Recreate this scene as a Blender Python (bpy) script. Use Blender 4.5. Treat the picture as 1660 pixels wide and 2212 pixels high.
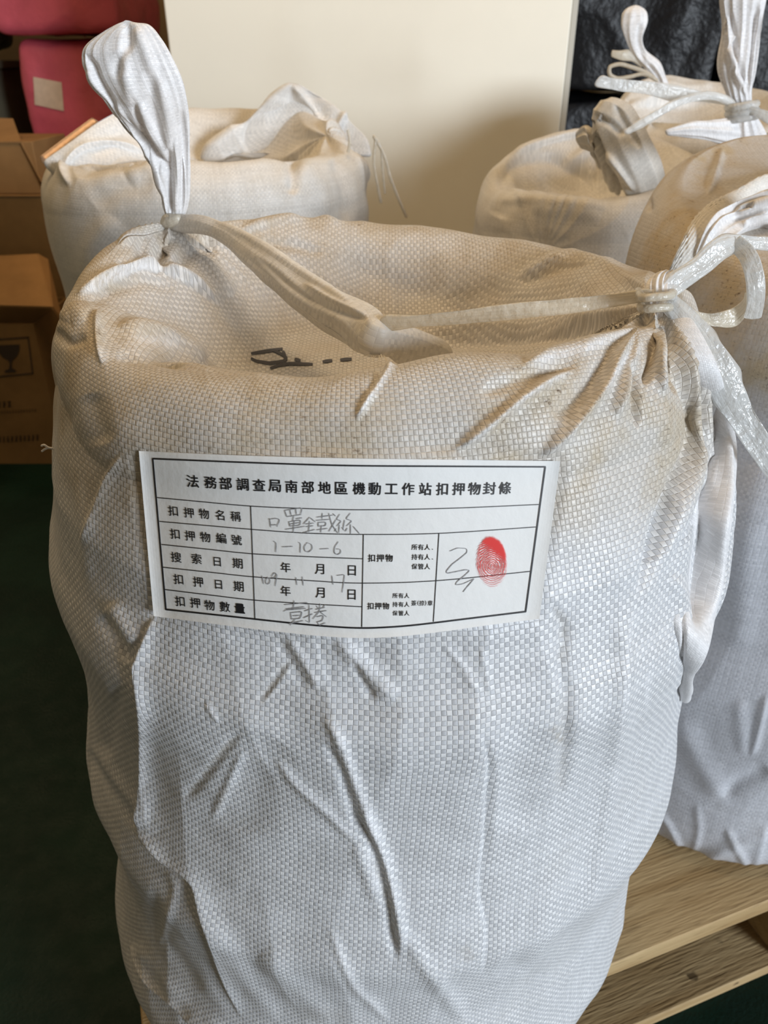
import bpy, math, random
import numpy as np
from mathutils import Vector
from mathutils.bvhtree import BVHTree

for o in list(bpy.data.objects):
    bpy.data.objects.remove(o)
S = bpy.context.scene
COL = S.collection
rng = np.random.RandomState(7)

# ------------------------------------------------------------------ camera
IW, IH, FPX = 1660.0, 2212.0, 1671.0
PITCH = math.radians(30.4)
CAMZ = 0.88
cam = bpy.data.cameras.new('camera')
cam.sensor_fit = 'VERTICAL'
cam.sensor_height = 36.0
cam.lens = 36.0 * FPX / IH
cam.clip_start = 0.01
cam.dof.use_dof = True
cam.dof.focus_distance = 0.40
cam.dof.aperture_fstop = 15.0
camo = bpy.data.objects.new('camera', cam)
COL.objects.link(camo)
camo.location = (0, 0, CAMZ)
camo.rotation_euler = (math.pi / 2 - PITCH, 0, 0)
S.camera = camo

# ------------------------------------------------------------------ light and exposure
S.view_settings.view_transform = 'Standard'
S.view_settings.look = 'None'
S.view_settings.gamma = 1.0
S.view_settings.use_curve_mapping = False
S.view_settings.exposure = 0.0

W = bpy.data.worlds.new('world')
S.world = W
W.use_nodes = True
W.node_tree.nodes['Background'].inputs['Color'].default_value = (1.0, 0.78, 0.54, 1)
W.node_tree.nodes['Background'].inputs['Strength'].default_value = 0.10


def area_light(name, loc, target, sx, sy, power, color):
    l = bpy.data.lights.new(name, 'AREA')
    l.shape = 'RECTANGLE'
    l.size, l.size_y = sx, sy
    l.energy = power
    l.color = color
    o = bpy.data.objects.new(name, l)
    COL.objects.link(o)
    o.location = loc
    d = Vector(target) - Vector(loc)
    o.rotation_euler = d.to_track_quat('-Z', 'Y').to_euler()
    return o


# daylight through the loading door behind and to the right of the camera
area_light('door_daylight', (5.4, -4.2, 1.75), (0.0, 1.1, 0.75), 2.7, 1.9, 680, (0.83, 0.91, 1.0))
# warm hall lamps overhead
area_light('hall_lamp', (-0.1, 0.9, 2.7), (-0.05, 0.7, 0.7), 1.2, 1.2, 24, (1.0, 0.70, 0.38))
area_light('far_hall_lamp', (-2.0, 2.6, 2.9), (-0.6, 1.2, 0.2), 0.5, 0.5, 10, (1.0, 0.72, 0.4))

# ------------------------------------------------------------------ measuring helpers
CP, SP = math.cos(PITCH), math.sin(PITCH)
FW = np.array([0, CP, -SP]); RT = np.array([1.0, 0, 0]); UP = np.array([0, SP, CP])
CAM = np.array([0, 0, CAMZ])


def ray(u, v):
    dx = (np.asarray(u, float) - 830.0) / FPX
    dy = (np.asarray(v, float) - 1106.0) / FPX
    return FW + dx[..., None] * RT - dy[..., None] * UP


def at(u, v, y):
    d = ray(np.float64(u), np.float64(v))
    return CAM + d * (y / d[1])


def proj(P):
    q = P - CAM
    t = q @ FW
    t = np.where(np.abs(t) < 1e-6, 1e-6, t)
    return 830 + FPX * (q @ RT) / t, 1106 - FPX * (q @ UP) / t


def smooth(a, b, x):
    t = np.clip((x - a) / (b - a), 0, 1)
    return t * t * (3 - 2 * t)


def spline(ts, pts, t):
    """Catmull-Rom through pts at parameters ts (monotone), evaluated at t."""
    ts = np.asarray(ts, float); P = np.asarray(pts, float)
    if P.ndim == 1:
        P = P[:, None]
    t = np.asarray(t, float)
    k = np.clip(np.searchsorted(ts, t, side='right') - 1, 0, len(ts) - 2)
    m = np.gradient(P, ts, axis=0)
    h = (ts[k + 1] - ts[k])
    s = ((t - ts[k]) / h)[:, None]
    h = h[:, None]
    h00 = 2 * s**3 - 3 * s**2 + 1; h10 = s**3 - 2 * s**2 + s
    h01 = -2 * s**3 + 3 * s**2; h11 = s**3 - s**2
    return h00 * P[k] + h10 * h * m[k] + h01 * P[k + 1] + h11 * h * m[k + 1]


class Noise:
    """smooth band-limited noise: sum of random plane waves"""
    def __init__(self, seed, freq, n=14, dim=3):
        r = np.random.RandomState(seed)
        d = r.normal(size=(n, dim)); d /= np.linalg.norm(d, axis=1)[:, None]
        self.k = d * (freq * (0.6 + 0.8 * r.rand(n)))[:, None]
        self.p = r.rand(n) * 6.283
        self.n = n

    def __call__(self, P):
        o = np.zeros(P.shape[:-1])
        for k, p in zip(self.k, self.p):
            o += np.sin(P @ k + p)
        return o / math.sqrt(self.n)


# ------------------------------------------------------------------ mesh helpers
def link_mesh(name, me, mat, parent=None):
    o = bpy.data.objects.new(name, me)
    COL.objects.link(o)
    if mat is not None:
        me.materials.append(mat)
    if parent is not None:
        o.parent = parent
    return o


def tag(o, label, cat, group=None):
    o['label'] = label
    o['category'] = cat
    if group:
        o['group'] = group
    return o


def empty(name, loc):
    o = bpy.data.objects.new(name, None)
    COL.objects.link(o)
    o.location = loc
    o.empty_display_size = 0.05
    return o


def adopt(parent, *children):
    """parent an object whose mesh is in world coordinates"""
    for c in children:
        c.parent = parent
        c.location = tuple(-x for x in parent.location)


def grid_normals(V, closed):
    if closed:
        du = np.roll(V, -1, 1) - np.roll(V, 1, 1)
    else:
        du = np.gradient(V, axis=1)
    dv = np.gradient(V, axis=0)
    n = np.cross(du, dv)
    l = np.linalg.norm(n, axis=2)
    l[l < 1e-14] = 1
    return n / l[..., None]


def grid_mesh(name, V, closed=False, uv=None, attr=None, flip=False, smooth_shade=True, planar_row=None):
    nr, nc = V.shape[:2]
    idx = np.arange(nr * nc).reshape(nr, nc)
    if closed:
        a = idx[:-1, :]; b = np.roll(idx, -1, 1)[:-1, :]
        c = np.roll(idx, -1, 1)[1:, :]; d = idx[1:, :]
    else:
        a = idx[:-1, :-1]; b = idx[:-1, 1:]; c = idx[1:, 1:]; d = idx[1:, :-1]
    F = np.stack([a, b, c, d], -1).reshape(-1, 4)
    if flip:
        F = F[:, ::-1]
    me = bpy.data.meshes.new(name)
    me.vertices.add(nr * nc)
    me.vertices.foreach_set('co', V.reshape(-1).astype(np.float32))
    nf = len(F)
    me.loops.add(nf * 4)
    me.loops.foreach_set('vertex_index', F.reshape(-1).astype(np.int32))
    me.polygons.add(nf)
    me.polygons.foreach_set('loop_start', np.arange(0, nf * 4, 4, dtype=np.int32))
    me.polygons.foreach_set('loop_total', np.full(nf, 4, dtype=np.int32))
    me.update(calc_edges=True)
    if uv is not None:
        UVv = uv.reshape(-1, 2)[F.reshape(-1)].reshape(nf, 4, 2).copy()
        if closed:   # last column wraps: continue u instead of jumping back
            per = uv[0, -1, 0] - uv[0, 0, 0]
            per = per * nc / (nc - 1)
            w = (np.arange(nf) % nc) == nc - 1
            order = [0, 1, 2, 3] if not flip else [3, 2, 1, 0]
            for q in (1, 2):
                UVv[w, order[q], 0] = UVv[w, order[0 if q == 1 else 3], 0] + per / nc
        if planar_row is not None:       # the first ring inside the mouth already uses the flat measure
            rws = np.arange(nf) // nc
            sel = rws >= planar_row
            pu = V[..., :2].reshape(-1, 2)[F.reshape(-1)].reshape(nf, 4, 2) + np.array([5.0, 3.0])
            UVv[sel] = pu[sel]
        lay = me.uv_layers.new(name='UVMap')
        lay.data.foreach_set('uv', UVv.reshape(-1).astype(np.float32))
    if attr:
        for k, arr in attr.items():
            at_ = me.attributes.new(k, 'FLOAT', 'POINT')
            at_.data.foreach_set('value', arr.reshape(-1).astype(np.float32))
    if smooth_shade:
        me.polygons.foreach_set('use_smooth', np.ones(nf, dtype=bool))
    me.validate()
    me.update()
    return me


def poly_mesh(name, verts, faces, smooth_shade=False):
    me = bpy.data.meshes.new(name)
    me.from_pydata([tuple(map(float, v)) for v in verts], [], [tuple(f) for f in faces])
    me.update()
    if smooth_shade:
        for p in me.polygons:
            p.use_smooth = True
    return me


def bm_box(name, x0, x1, y0, y1, z0, z1, bev=0.0, seg=2, xf=None):
    import bmesh
    bm = bmesh.new()
    bmesh.ops.create_cube(bm, size=1.0)
    for v in bm.verts:
        v.co = Vector((x0 + (v.co.x + .5) * (x1 - x0), y0 + (v.co.y + .5) * (y1 - y0), z0 + (v.co.z + .5) * (z1 - z0)))
    if bev > 0:
        bmesh.ops.bevel(bm, geom=list(bm.edges), offset=bev, segments=seg, affect='EDGES', profile=0.5)
    if xf is not None:
        for v in bm.verts:
            v.co = Vector(xf(v.co))
    bmesh.ops.recalc_face_normals(bm, faces=bm.faces)
    me = bpy.data.meshes.new(name)
    bm.to_mesh(me)
    bm.free()
    return me


# strokes: folds measured on the photograph, turned into relief on the cloth
def stroke_field(u, v, strokes):
    out = np.zeros(u.shape)
    for st in strokes:
        pts = np.asarray(st[0], float); w = st[1]; h = st[2]; kind = st[3] if len(st) > 3 else 'g'
        if len(pts) > 2:
            tt = np.arange(len(pts), dtype=float)
            pts = spline(tt, pts, np.linspace(0, len(pts) - 1, (len(pts) - 1) * 5 + 1))
        m = w * 4 + 10
        sel = (u > pts[:, 0].min() - m) & (u < pts[:, 0].max() + m) & (v > pts[:, 1].min() - m) & (v < pts[:, 1].max() + m)
        if not sel.any():
            continue
        uu = u[sel]; vv = v[sel]
        best = np.full(uu.shape, 1e9); sd = np.zeros(uu.shape); tp = np.zeros(uu.shape)
        seg = np.diff(pts, axis=0); L = np.linalg.norm(seg, axis=1); cum = np.concatenate([[0], np.cumsum(L)])
        tot = cum[-1]
        for i in range(len(seg)):
            if L[i] < 1e-6:
                continue
            e = seg[i] / L[i]
            rx = uu - pts[i, 0]; ry = vv - pts[i, 1]
            a = np.clip(rx * e[0] + ry * e[1], 0, L[i])
            qx = rx - a * e[0]; qy = ry - a * e[1]
            d2 = qx * qx + qy * qy
            side = np.sign(rx * e[1] - ry * e[0])
            b = d2 < best
            best = np.where(b, d2, best)
            sd = np.where(b, side, sd)
            tp = np.where(b, (cum[i] + a) / tot, tp)
        d = np.sqrt(best)
        taper = np.clip(np.minimum(tp, 1 - tp) / 0.22, 0, 1)
        taper = taper * (2 - taper)
        taper = 0.12 + 0.88 * taper
        ww = w * (0.55 + 0.45 * taper)
        if kind == 'g':
            p = np.exp(-(d / ww)**2)
        elif kind == 'e':
            p = np.exp(-d / ww)
        else:                                   # 's': fold lip, high on one side, sharp drop on the other
            s = d * sd
            p = np.where(s >= 0, np.exp(-(np.abs(s) / ww)**1.3), np.exp(-(s / 5.0)**2))
        endd = np.exp(-np.clip(d - 3 * w, 0, None) / (w + 1))
        out[sel] += h * 0.001 * p * taper * endd
    return out


def sculpt(V, closed, strokes, mask=None, sgn=1.0, facing=0.05):
    N = grid_normals(V, closed) * sgn
    u, v = proj(V)
    view = CAM - V
    view /= np.linalg.norm(view, axis=2)[..., None]
    f = smooth(-0.10, facing + 0.12, (N * view).sum(2))
    D = stroke_field(u, v, strokes) * f
    if mask is not None:
        D = D * mask(u, v)
    return V + N * D[..., None]


def tube_rows(rows, ratio=0.4, nlen=120, na=96, pleats=(), twist=0.0, strokes=(), seed=0, crumple=0.0, cf=120.0,
              cap=True, uvs=1.0):
    """rows: (uL, vL, uR, vR, y) edges of a strip of cloth; returns a closed tube grid (nlen x na)"""
    A = np.array([at(r[0], r[1], r[4]) for r in rows]); B = np.array([at(r[2], r[3], r[4]) for r in rows])
    rr = np.array([r[5] if len(r) > 5 else ratio for r in rows])
    C = (A + B) / 2
    seg = np.linalg.norm(np.diff(C, axis=0), axis=1)
    ts = np.concatenate([[0], np.cumsum(np.maximum(seg, 1e-4))]); ts /= ts[-1]
    t = np.linspace(0, 1, nlen)
    Cc = spline(ts, C, t); Sd = spline(ts, B - A, t) / 2; R = spline(ts, rr, t)[:, 0]
    hw = np.linalg.norm(Sd, axis=1)
    sx = Sd / np.maximum(hw, 1e-9)[:, None]
    T = np.gradient(Cc, axis=0); T /= np.linalg.norm(T, axis=1)[:, None]
    nrm = np.cross(sx, T); nrm /= np.maximum(np.linalg.norm(nrm, axis=1), 1e-9)[:, None]
    hd = hw * R
    endf = np.ones(nlen)
    if cap:
        k = 0.035
        endf = np.sqrt(np.clip(1 - (1 - np.clip(t / k, 0, 1))**2, 0, 1)) * np.sqrt(np.clip(1 - (1 - np.clip((1 - t) / k, 0, 1))**2, 0, 1))
        endf = np.maximum(endf, 0.02)
    al = np.linspace(0, 2 * np.pi, na, endpoint=False)
    V = np.zeros((nlen, na, 3))
    for i in range(nlen):
        a = al + twist * t[i]
        pl = np.ones(na)
        for (fr, am, ph, tw) in pleats:
            x = fr * al + ph + tw * t[i]
            pl += am * (1 - 2 * np.abs(np.sin(x / 2)))
        V[i] = Cc[i] + (np.cos(al) * hw[i] * pl * endf[i])[:, None] * sx[i] + (np.sin(al) * hd[i] * pl * endf[i])[:, None] * nrm[i]
    if crumple > 0:
        n1 = Noise(seed + 3, cf); n2 = Noise(seed + 4, cf * 2.3)
        N = grid_normals(V, True)
        D = crumple * (n1(V) + 0.45 * n2(V) - 0.6 * np.abs(n1(V[..., ::-1])))
        V = V + N * (D * endf[:, None])[..., None]
    if strokes:
        N = grid_normals(V, True)
        view = CAM - V
        sg = 1.0 if (N * view).sum(2).mean() > 0 else -1.0
        # tube normals: choose outward
        out = V - Cc[:, None, :]
        sg = 1.0 if (N * out).sum() > 0 else -1.0
        V = sculpt(V, True, strokes, sgn=sg)
    uv = np.stack(np.meshgrid(al / (2 * np.pi) * 4 * hw.mean() * uvs, t * ts.size * 0 + t * seg.sum() * uvs), -1)
    return V, uv


def outward(V):
    C = V.mean(1, keepdims=True)
    N = grid_normals(V, True)
    return (N * (V - C)).sum() > 0


def bvh_grid(V):
    nr, nc = V.shape[:2]
    idx = np.arange(nr * nc).reshape(nr, nc)
    F = np.stack([idx[:-1], np.roll(idx, -1, 1)[:-1], np.roll(idx, -1, 1)[1:], idx[1:]], -1).reshape(-1, 4)
    return BVHTree.FromPolygons([tuple(x) for x in V.reshape(-1, 3)], [tuple(int(i) for i in f) for f in F])


def resting(bvh, rows, off):
    """strip rows laid on a surface: each row takes the depth of the surface behind its middle"""
    out = []
    for r in rows:
        p, n = cast(bvh, (r[0] + r[2]) / 2, (r[1] + r[3]) / 2)
        out.append((*r[:4], float(p[1]) - off if p is not None else r[4], *r[5:]))
    return out


def tube_obj(name, rows, mat, parent=None, **kw):
    V, uv = tube_rows(rows, **kw)
    me = grid_mesh(name, V, True, uv, flip=not outward(V))
    o = link_mesh(name, me, mat)
    if parent is not None:
        adopt(parent, o)
    return o


def wire_obj(name, pts, r, mat, parent=None, n=80, na=8, flat=1.0):
    """round or flattened cord through 3-D points"""
    P = np.array(pts, float)
    seg = np.linalg.norm(np.diff(P, axis=0), axis=1)
    ts = np.concatenate([[0], np.cumsum(seg)]); ts /= ts[-1]
    t = np.linspace(0, 1, n)
    C = spline(ts, P, t)
    T = np.gradient(C, axis=0); T /= np.linalg.norm(T, axis=1)[:, None]
    ref = np.array([0.3, -0.8, 0.52])
    X = np.cross(T, ref); X /= np.linalg.norm(X, axis=1)[:, None]
    Y = np.cross(X, T)
    al = np.linspace(0, 2 * np.pi, na, endpoint=False)
    e = np.minimum(1, np.minimum(t, 1 - t) / 0.02) * 0.95 + 0.05
    V = C[:, None] + (np.cos(al)[None] * r * e[:, None])[..., None] * X[:, None] + (np.sin(al)[None] * r * flat * e[:, None])[..., None] * Y[:, None]
    uv = np.stack(np.meshgrid(al / 6.283 * 0.01, t * seg.sum()), -1)
    me = grid_mesh(name, V, True, uv, flip=not outward(V))
    o = link_mesh(name, me, mat)
    if parent is not None:
        adopt(parent, o)
    return o


# ------------------------------------------------------------------ materials
class G:
    def __init__(self, name):
        self.m = bpy.data.materials.new(name)
        self.m.use_nodes = True
        self.t = self.m.node_tree
        self.t.nodes.clear()
        self.out = self.t.nodes.new('ShaderNodeOutputMaterial')

    def n(self, typ, **kw):
        nd = self.t.nodes.new(typ)
        for k, v in kw.items():
            if k.startswith('i_'):
                key = k[2:]
                self.put(nd.inputs[int(key) if key.isdigit() else key.replace('_', ' ')], v)
            else:
                setattr(nd, k, v)
        return nd

    def put(self, sock, v):
        if isinstance(v, bpy.types.NodeSocket):
            self.t.links.new(v, sock)
        elif isinstance(v, (tuple, list)) and len(v) == 3 and sock.type == 'RGBA':
            sock.default_value = (*v, 1)
        else:
            sock.default_value = v

    def math(self, op, a, b=0.0, c=0.0):
        nd = self.n('ShaderNodeMath', operation=op)
        self.put(nd.inputs[0], a); self.put(nd.inputs[1], b); self.put(nd.inputs[2], c)
        return nd.outputs[0]

    def mixc(self, f, a, b, blend='MIX'):
        nd = self.n('ShaderNodeMix', data_type='RGBA', blend_type=blend)
        self.put(nd.inputs[0], f); self.put(nd.inputs[6], a); self.put(nd.inputs[7], b)
        return nd.outputs[2]

    def ramp(self, f, lo, hi, a=0.0, b=1.0):
        nd = self.n('ShaderNodeMapRange', interpolation_type='SMOOTHSTEP')
        self.put(nd.inputs[0], f); self.put(nd.inputs[1], lo); self.put(nd.inputs[2], hi)
        self.put(nd.inputs[3], a); self.put(nd.inputs[4], b)
        return nd.outputs[0]

    def noise(self, vec, scale, detail=3.0, rough=0.55):
        nd = self.n('ShaderNodeTexNoise')
        if vec is not None:
            self.put(nd.inputs['Vector'], vec)
        nd.inputs['Scale'].default_value = scale
        nd.inputs['Detail'].default_value = detail
        nd.inputs['Roughness'].default_value = rough
        return nd.outputs[0]

    def obj_co(self):
        return self.n('ShaderNodeTexCoord').outputs['Object']

    def principled(self, color, rough=0.5, bump=None, spec=0.5, **kw):
        p = self.n('ShaderNodeBsdfPrincipled')
        self.put(p.inputs['Base Color'], color)
        self.put(p.inputs['Roughness'], rough)
        self.put(p.inputs['Specular IOR Level'], spec)
        for k, v in kw.items():
            self.put(p.inputs[k.replace('_', ' ')], v)
        if bump is not None:
            self.put(p.inputs['Normal'], bump)
        return p.outputs[0]

    def bump(self, h, dist, strength=1.0, normal=None):
        b = self.n('ShaderNodeBump')
        self.put(b.inputs['Height'], h)
        b.inputs['Distance'].default_value = dist
        b.inputs['Strength'].default_value = strength
        if normal is not None:
            self.put(b.inputs['Normal'], normal)
        return b.outputs[0]

    def done(self, sh):
        self.t.links.new(sh, self.out.inputs[0])
        return self.m


def fabric(name, warp=(0.79, 0.79, 0.79), weft=(0.575, 0.585, 0.605), tape=0.0025, grime_warm_light=0.0, weave=1.0, translucent=0.12, rough=0.42):
    g = G(name)
    uv = g.n('ShaderNodeUVMap').outputs[0]
    sep = g.n('ShaderNodeSeparateXYZ'); g.put(sep.inputs[0], uv)
    # slight drift of the tapes
    dr = g.noise(uv, 22.0, 2.0)
    u = g.math('ADD', g.math('MULTIPLY', sep.outputs[0], 1 / tape), g.math('MULTIPLY', dr, 1.2))
    v = g.math('ADD', g.math('MULTIPLY', sep.outputs[1], 1 / (tape * 1.02)), g.math('MULTIPLY', dr, 0.9))
    iu, iv = g.math('FLOOR', u), g.math('FLOOR', v)
    fu, fv = g.math('FRACT', u), g.math('FRACT', v)
    par = g.math('MODULO', g.math('ABSOLUTE', g.math('ADD', iu, iv)), 2.0)
    su = g.math('SINE', g.math('MULTIPLY', fu, math.pi))
    sv = g.math('SINE', g.math('MULTIPLY', fv, math.pi))
    eu, ev = g.ramp(su, 0.0, 0.30), g.ramp(sv, 0.0, 0.30)
    hw = g.math('MULTIPLY', g.math('POWER', sv, 0.5), eu)
    hf = g.math('MULTIPLY', g.math('POWER', su, 0.5), ev)
    mixf = g.n('ShaderNodeMix', data_type='FLOAT')
    g.put(mixf.inputs[0], par); g.put(mixf.inputs[2], hw); g.put(mixf.inputs[3], hf)
    h = mixf.outputs[0]
    # each tape has its own tone
    wn = g.n('ShaderNodeTexWhiteNoise', noise_dimensions='1D'); g.put(wn.inputs['W'], iu)
    wm = g.n('ShaderNodeTexWhiteNoise', noise_dimensions='1D'); g.put(wm.inputs['W'], g.math('ADD', iv, 731.0))
    c2 = g.n('ShaderNodeCombineXYZ'); g.put(c2.inputs[0], iu); g.put(c2.inputs[1], iv)
    wc = g.n('ShaderNodeTexWhiteNoise', noise_dimensions='2D'); g.put(wc.inputs['Vector'], c2.outputs[0])
    tone_w = g.ramp(wn.outputs[0], 0, 1, 0.92, 1.04)
    tone_f = g.ramp(wm.outputs[0], 0, 1, 0.92, 1.05)
    wcol = g.mixc(1.0, warp, tone_w, 'MULTIPLY'); fcol = g.mixc(1.0, weft, tone_f, 'MULTIPLY')
    col = g.mixc(par, wcol, fcol)  # weft darker than warp: differing sheen of the tapes put into colour
    col = g.mixc(1.0, col, g.ramp(wc.outputs[0], 0, 1, 0.95, 1.03), 'MULTIPLY')
    gap = g.ramp(h, 0.0, 0.40, 1 - 0.10 * weave, 1.0)
    col = g.mixc(1.0, col, gap, 'MULTIPLY')
    # handling marks and scuffs
    oc = g.obj_co()
    scuff = g.ramp(g.noise(oc, 9.0, 6.0, 0.65), 0.50, 0.78)
    col = g.mixc(g.math('MULTIPLY', scuff, 0.25), col, (0.56, 0.53, 0.47))
    if grime_warm_light > 0:
        at_ = g.n('ShaderNodeAttribute', attribute_name='grime_warm_light').outputs['Fac']
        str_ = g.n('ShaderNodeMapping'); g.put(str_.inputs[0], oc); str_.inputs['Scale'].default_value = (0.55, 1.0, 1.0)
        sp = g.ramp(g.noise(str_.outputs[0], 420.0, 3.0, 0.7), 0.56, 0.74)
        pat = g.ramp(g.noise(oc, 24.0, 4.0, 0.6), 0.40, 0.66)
        f1 = g.math('MULTIPLY', g.math('MULTIPLY', sp, at_), g.math('MULTIPLY', pat, 0.75 * grime_warm_light))
        warm_light = g.math('MULTIPLY', at_, g.math('MULTIPLY_ADD', pat, 0.30 * grime_warm_light, 0.28 * grime_warm_light))
        col = g.mixc(warm_light, col, (0.50, 0.40, 0.26))  # warm overhead light on tops and rims painted in as tan
        col = g.mixc(f1, col, (0.16, 0.11, 0.07))  # dark specks of real dirt
    if name.startswith('woven'):
        cr = g.n('ShaderNodeAttribute', attribute_name='crease').outputs['Fac']
        mk_ = g.n('ShaderNodeAttribute', attribute_name='mark').outputs['Fac']
        brk = g.ramp(g.noise(oc, 240.0, 3.0, 0.7), 0.32, 0.62, 0.25, 1.0)
        col = g.mixc(g.math('MULTIPLY', mk_, brk), col, (0.40, 0.36, 0.30))
        col = g.mixc(g.math('MULTIPLY', g.math('MULTIPLY', cr, brk), 0.75), col, (0.93, 0.93, 0.95))   # stress-whitened folds
    b = g.bump(h, 0.00026 * weave, 1.0)
    b = g.bump(g.noise(oc, 90.0, 4.0, 0.6), 0.0011, 0.55, b)
    p = g.principled(col, rough, b, 0.42)
    if translucent > 0:
        tr = g.n('ShaderNodeBsdfTranslucent'); g.put(tr.inputs[0], col); g.put(tr.inputs[1], b)
        mx = g.n('ShaderNodeMixShader', i_0=translucent)
        g.put(mx.inputs[1], p); g.put(mx.inputs[2], tr.outputs[0])
        return g.done(mx.outputs[0])
    return g.done(p)


def plain(name, color, rough=0.6, nscale=0.0, namt=0.15, bump=0.0, bscale=60.0, spec=0.4, metallic=0.0, **kw):
    g = G(name)
    oc = g.obj_co()
    c = color
    if nscale > 0:
        f = g.ramp(g.noise(oc, nscale, 5.0, 0.6), 0.3, 0.7, 1 - namt, 1 + namt * 0.4)
        c = g.mixc(1.0, color, f, 'MULTIPLY')
    b = g.bump(g.noise(oc, bscale, 4.0), bump) if bump > 0 else None
    return g.done(g.principled(c, rough, b, spec, Metallic=metallic, **kw))


def ribbon_mat(name, color=(0.86, 0.87, 0.86), trans=0.35, rough=0.16):
    g = G(name)
    oc = g.obj_co()
    uv = g.n('ShaderNodeUVMap').outputs[0]
    mp = g.n('ShaderNodeMapping'); g.put(mp.inputs[0], uv); mp.inputs['Scale'].default_value = (900, 25, 1)
    st = g.noise(mp.outputs[0], 1.0, 3.0)
    b = g.bump(st, 0.0006, 0.8)
    b = g.bump(g.noise(oc, 130.0, 3.0), 0.0028, 0.8, b)
    col = g.mixc(g.ramp(st, 0.3, 0.7), color, tuple(x * 0.85 for x in color))
    p = g.principled(col, rough, b, 0.7)
    tp = g.n('ShaderNodeBsdfTransparent')
    tr = g.n('ShaderNodeBsdfTranslucent'); g.put(tr.inputs[0], col)
    m1 = g.n('ShaderNodeMixShader', i_0=0.3); g.put(m1.inputs[1], p); g.put(m1.inputs[2], tr.outputs[0])
    m2 = g.n('ShaderNodeMixShader', i_0=trans); g.put(m2.inputs[1], m1.outputs[0]); g.put(m2.inputs[2], tp.outputs[0])
    return g.done(m2.outputs[0])


def wood_mat(name, base=(0.46, 0.33, 0.17), dark=(0.33, 0.215, 0.095), axis=0):
    g = G(name)
    oc = g.obj_co()
    mp = g.n('ShaderNodeMapping'); g.put(mp.inputs[0], oc)
    sc = [30.0, 30.0, 30.0]; sc[axis] = 2.2
    mp.inputs['Scale'].default_value = sc
    n = g.noise(mp.outputs[0], 2.0, 5.0, 0.6)
    mp2 = g.n('ShaderNodeMapping'); g.put(mp2.inputs[0], oc)
    sc2 = [420.0, 420.0, 420.0]; sc2[axis] = 30
    mp2.inputs['Scale'].default_value = sc2
    fi = g.noise(mp2.outputs[0], 1.0, 2.0)
    kn = g.ramp(g.noise(oc, 38.0, 2.0), 0.70, 0.76)
    c = g.mixc(g.ramp(n, 0.35, 0.72), base, dark)
    c = g.mixc(g.ramp(fi, 0.58, 0.75, 0, 0.55), c, tuple(x * 0.55 for x in dark))
    c = g.mixc(g.math('MULTIPLY', kn, 0.8), c, (0.06, 0.035, 0.015))
    b = g.bump(fi, 0.0012, 0.8)
    return g.done(g.principled(c, 0.7, b, 0.25))


M_fab = fabric('woven_polypropylene', grime_warm_light=1.35)
M_fab_ear = fabric('gathered_polypropylene', warp=(0.92, 0.91, 0.915), weft=(0.89, 0.885, 0.89), tape=0.0017, weave=0.3, translucent=0.25)
M_fab_roll = fabric('rolled_polypropylene', warp=(0.80, 0.77, 0.71), weft=(0.77, 0.74, 0.69), tape=0.0017, weave=0.3, translucent=0.15)
M_fab_far = fabric('far_polypropylene', warp=(0.84, 0.82, 0.79), weft=(0.76, 0.75, 0.73), grime_warm_light=0.5, weave=0.7)
M_fab_grey = fabric('grey_polypropylene', warp=(0.62, 0.63, 0.66), weft=(0.57, 0.58, 0.62), grime_warm_light=1.7, weave=0.5)  # weave in a darker, bluer grey than the other sacks
M_ribbon = ribbon_mat('clear_tie_ribbon')
M_ribbon_tan = ribbon_mat('tan_tie_ribbon', (0.80, 0.74, 0.62), 0.32, 0.25)
M_paper = plain('label_paper', (0.74, 0.74, 0.725), 0.75, 40, 0.03, 0.00025, 160, 0.25)
M_ink = plain('black_print', (0.012, 0.012, 0.014), 0.5)
M_pencil = plain('pencil_lead', (0.30, 0.30, 0.31), 0.55, 900, 0.4)
M_marker = plain('black_marker', (0.03, 0.026, 0.03), 0.5)
M_card_shaded = plain('shaded_cardboard', (0.21, 0.125, 0.050), 0.8, 7, 0.2, 0.0006, 70, 0.2)  # deep shade around the boxes is put into this darker colour
M_card_lit = plain('lit_cardboard', (0.33, 0.185, 0.075), 0.8, 7, 0.2, 0.0006, 70, 0.2)  # same board made lighter, the light on it put into the colour
M_cardink = plain('box_print', (0.035, 0.022, 0.015), 0.7)
M_cab = plain('cream_laminate', (0.86, 0.82, 0.71), 0.5, 3, 0.03, 0, 0, 0.35)
M_cabedge = plain('cabinet_edge_band', (0.50, 0.48, 0.42), 0.5)
M_wall = plain('tan_wall_paint', (0.46, 0.36, 0.22), 0.8, 4, 0.1, 0.0008, 40, 0.2)
M_pink = plain('pink_plastic_wrap', (0.60, 0.10, 0.14), 0.40, 6, 0.2, 0.004, 22, 0.5)
M_note = plain('pale_paper_note', (0.62, 0.48, 0.36), 0.8, 60, 0.1)
M_black = plain('black_plastic_film', (0.008, 0.0075, 0.008), 0.38, 0, 0, 0.004, 40, 0.18)
M_greygreen = plain('grey_green_paint', (0.13, 0.125, 0.085), 0.6, 8, 0.15)
M_dark = plain('dark_bundle_film', (0.016, 0.015, 0.014), 0.4, 0, 0, 0.003, 40)
M_bronze = plain('bronze_strip_metal', (0.42, 0.27, 0.17), 0.35, 60, 0.2, 0.0005, 200, 0.5, 0.45)
M_wood = wood_mat('pallet_pine')
M_wood_side = wood_mat('pallet_pine_end', (0.62, 0.47, 0.26), (0.46, 0.30, 0.13))

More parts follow.
